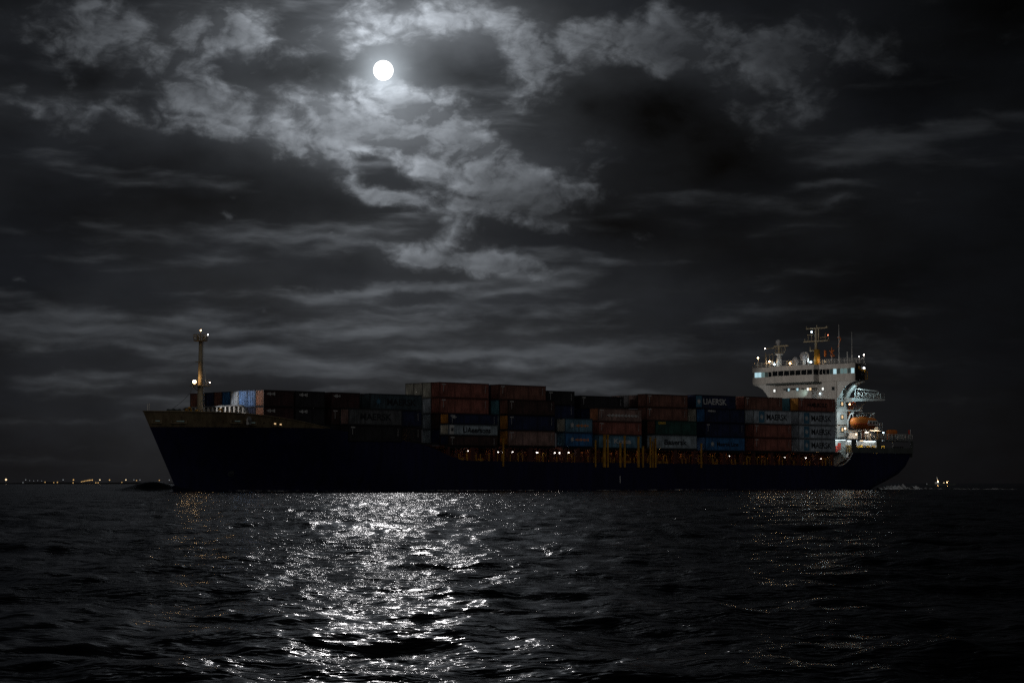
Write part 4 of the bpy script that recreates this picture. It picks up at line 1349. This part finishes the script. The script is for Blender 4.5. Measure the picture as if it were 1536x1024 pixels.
# second from the stern
stack(10, 0, 68.6, 12.19, 8.1, [(2.78, 'red'), (HC, 'red'), (HC, 'grey', maersk())])
stack(10, 1, 68.6, 12.19, 8.1, [(2.78, 'brown'), (HC, 'dark'), (HC, 'pale'), (HC, 'redbrown', None, 'red')])
stack(10, 2, 68.6, 12.19, 8.1, [(2.78, None), (HC, None), (HC, None), (HC, 'cream')])
stack(10, 3, 68.6, 12.19, 8.1, [(2.78, None), (HC, None), (HC, None), (HC, 'orange')])
# aftmost bay
stack(11, 0, 83.2, 12.19, 8.05, [(2.85, 'grey', maersk()), (HC, 'grey', maersk()), (HC, 'grey', maersk()), (HC, 'red', [('text', 'HAMBURG SUD', 3.0, .95, .95, 6.6, 'letter_black'), 'mark'], 'orange')])
stack(11, 1, 83.2, 12.19, 8.05, [(2.85, 'grey'), (HC, 'grey'), (HC, 'grey'), (HC, 'teal')])

# ------------------------------------------------------------------ far shore with its lamps, and a small boat
sh_d = 3600.0
shore = MB()
xs = np.linspace(-1400, -420, 60)
g = np.random.default_rng(2)
vs = []
for i, x in enumerate(xs):
    h = (1.3 + 1.6 * abs(math.sin(i * .37)) + .8 * g.random()) * min(1, (59 - i) / 6)
    vs += [(x, sh_d + 20, -1), (x, sh_d + 60, max(.05, h)), (x, sh_d + 260, -1)]
fs = []
for i in range(59):
    a = i * 3
    fs += [(a, a + 3, a + 4, a + 1), (a + 1, a + 4, a + 5, a + 2)]
shore.add(vs, fs, True)
tag(obj('shore', shore, paint('dark_shore_ground', (.012, .012, .012), .9, .3, .01)), kind='structure')

SL = [(10.5, 719.0, 'shorehot', 1.5, 'brightest lone lamp, farthest left'), (40, 719.3, 'shorepale', .7, 'dim grey lamp, second from the left edge'), (36, 723.3, 'shorepale', .7, 'dim low lamp under the dim grey lamp'),
      (69, 722.8, 'shore', .8, 'low amber lamp left of a low pair'), (82, 723.3, 'shore', .7, 'left lamp of the low amber pair'), (87.5, 723.0, 'shore', .85, 'right lamp of the low amber pair'),
      (96, 719.3, 'shorepale', .8, 'pale lamp between low amber pair and tall amber lamp'), (111.5, 719.3, 'shore', 1.1, 'tall amber lamp left of the rising row'), (111, 723.6, 'shore', .8, 'low amber lamp below the tall one'),
      (151, 719.4, 'shorehot', .9, 'bright lamp just right of the rising row'), (145, 723.6, 'shore', .8, 'low amber lamp right of the rising row'), (148.5, 723.6, 'shore', .8, 'low orange lamp under a bright one'),
      (165.5, 719.6, 'shore', 1.0, 'amber lamp midway between two bright ones'), (190, 719.4, 'shorehot', .85, 'bright lamp third from the bow'), (184, 723.0, 'shore', .7, 'small low lamp before the last bright lamp'),
      (202, 719.4, 'shorepale', .7, 'small pale lamp right of the last bright lamp'), (206, 720.2, 'shore', .75, 'small amber lamp beside two pale ones'), (211, 719.5, 'shorepale', .7, 'pale lamp left of the bow wave'),
      (240, 720.0, 'shore', .8, 'amber lamp over the left of the bow wave'), (255, 719.6, 'shorepale', .8, 'pale lamp over the middle of the bow wave'), (264, 719.7, 'shore', .9, 'orange lamp left of the pair at the stem'), (267, 719.5, 'shore', .9, 'orange lamp touching the stem of the ship')]
for i in range(8):
    SL.append((123.5 + i * 2.3, 722.2 - 2.6 * (1 - ((7 - i) / 7) ** 1.6), 'shore', .75 if i not in (5, 7) else 1.0, '%s lamp of the rising amber row' % ['lowest', 'second', 'third', 'fourth', 'fifth', 'sixth', 'seventh', 'topmost'][i]))
for i in range(4):
    SL.append(((46, 52, 58, 64)[i], 720.4 + .4 * (i % 2), 'shorepale', .5, '%s faint grey lamp left of the low amber lamps' % ['first', 'second', 'third', 'fourth'][i]))
for x, y, g_, r, lab in SL:
    X = (x - 768) / FPX * sh_d; Z = CAM_H + (724.5 - y) / FPX * sh_d
    e = empty('shore_lamp', (X, sh_d, 0))
    obj('lantern', MB().ball((0, 0, Z), r, 10, 6), GL[g_], e)
    obj('post', MB().tube([(0, .6, -1), (0, .6, Z)], .12, 5), M['black'], e)
    tag(e, lab + ' on the far shore', 'shore lamp', 'lamps along the far shore')

bd = 1500.0
def BX(x): return (x - 768) / FPX * bd
wb = empty('workboat', (BX(1408), bd, 0), 0)
tag(wb, 'tiny distant boat with lit mast and deck lamps beyond the stern', 'boat')
sc_ = bd / FPX
obj('hull', MB().prism([(-9, -.3), (10, -.3), (11.2, 1.0), (-9.5, .8)], 'y', -1.6, 1.6), M['dkgrey'], wb)
obj('cabin', MB().box(-3.2, -.6, -1.1, 1.1, .8, 2.2), M['white'], wb)
ms = obj('mast', MB().tube([(-1.0, 0, 2.0), (-1.9, 0, 5.6)], .12, 6, .28), M['white'], wb)
obj('lamp', MB().ball((-1.2, -.3, 2.5), .32, 8, 5), GL['sodium'], ms)
obj('lamp', MB().ball((2.8, -.9, 1.7), .28, 8, 5), GL['shorehot'], wb)
obj('lamp', MB().ball((5.0, -.9, 2.1), .22, 8, 5), GL['sodium'], wb)
obj('lamp', MB().ball((-12.0 + 3.2, -.9, 1.0), .2, 8, 5), GL['shorepale'], wb)
for o_ in (wb,): pass
l = bpy.data.lights.new('workboat_light', 'POINT'); l.energy = 90; l.color = (.95, .9, .8)
o = link(bpy.data.objects.new('workboat_light', l)); o.parent = wb; o.location = (-1.4, -2.5, 4.0)

# white water left by the stern
foam_m = bpy.data.materials.new('sea_foam')
nt = nodes_of(foam_m); out = nt.nodes.new('ShaderNodeOutputMaterial'); bs = nt.nodes.new('ShaderNodeBsdfPrincipled')
nz = nt.nodes.new('ShaderNodeTexNoise'); nz.inputs['Scale'].default_value = 1.1; nz.inputs['Detail'].default_value = 8
tcn = nt.nodes.new('ShaderNodeTexCoord'); nt.links.new(tcn.outputs['Object'], nz.inputs['Vector'])
cr = nt.nodes.new('ShaderNodeMapRange'); cr.inputs[1].default_value = .40; cr.inputs[2].default_value = .62; cr.inputs[3].default_value = .03; cr.inputs[4].default_value = .75
nt.links.new(nz.outputs[0], cr.inputs[0]); nt.links.new(cr.outputs[0], bs.inputs['Base Color']); bs.inputs['Roughness'].default_value = .8
nt.links.new(bs.outputs[0], out.inputs[0])


def foam(name, pts, width, height, seed, label):
    g = np.random.default_rng(seed); mb = MB(); vs = []
    n = 60; m = 7
    P = np.array(pts, float)
    for i in range(n + 1):
        u = i / n
        x = np.interp(u, np.linspace(0, 1, len(P)), P[:, 0]); y = np.interp(u, np.linspace(0, 1, len(P)), P[:, 1])
        hh = height * (0.35 + .65 * math.sin(pi * min(1, u * 1.6 + .12)) ** 2) * (.45 + 1.1 * g.random()) * (1 - u * .55)
        for k in range(m):
            v = k / (m - 1) * 2 - 1
            vs.append((x + .3 * g.normal() * .3, y + v * width * (1 + .3 * g.random()), .02 + hh * max(0, 1 - v * v) * (.6 + .6 * g.random()) - .12 * abs(v)))
    fs = []
    for i in range(n):
        for k in range(m - 1):
            fs.append((i * m + k, (i + 1) * m + k, (i + 1) * m + k + 1, i * m + k + 1))
    mb.add(vs, fs, True)
    o = obj(name, mb, foam_m)
    tag(o, label, 'foam', kind='stuff')


for k_, (sa, sb_) in enumerate(((-62, -20), (-22, 30), (28, 112))):
    pa = [W(q, B2 - hb(q, 0) - .9, 0)[:2] for q in np.linspace(sa, sb_, 9)]
    foam('hull_wash', pa, .5, .10, 20 + k_, 'thin broken line of wash along the dark hull ' + ('near the bow', 'amidships', 'towards the stern')[k_])
a = W(111.5, 1.0, 0); b = W(122, -1.5, 0); c_ = (b[0] + 22, b[1] - 3, 0)
foam('wake_foam', [a[:2], b[:2], (b[0] + 6, b[1] - 1), c_[:2]], 1.3, .85, 4, 'pale churned foam trailing from the stern on the dark water')

# ------------------------------------------------------------------ camera and render settings
cam = bpy.data.cameras.new('camera'); cam.sensor_width = 36.0; cam.lens = 36.0 * FPX / 1536.0
cam.clip_start = 0.3; cam.clip_end = 60000
co = link(bpy.data.objects.new('camera', cam)); co.location = (0, 0, CAM_H); co.rotation_euler = (pi / 2 + PITCH, 0, 0)
scene.camera = co
scene.render.engine = 'CYCLES'
scene.cycles.use_denoising = False
try:
    scene.cycles.denoiser = 'OPENIMAGEDENOISE'
except Exception:
    pass
scene.cycles.max_bounces = 5; scene.cycles.diffuse_bounces = 2; scene.cycles.glossy_bounces = 3
scene.cycles.sample_clamp_indirect = 0.8
scene.cycles.sample_clamp_direct = 20.0
scene.cycles.caustics_reflective = False; scene.cycles.caustics_refractive = False
vs_ = scene.view_settings
vs_.view_transform = 'Standard'; vs_.look = 'None'; vs_.exposure = 0.0; vs_.gamma = 1.0
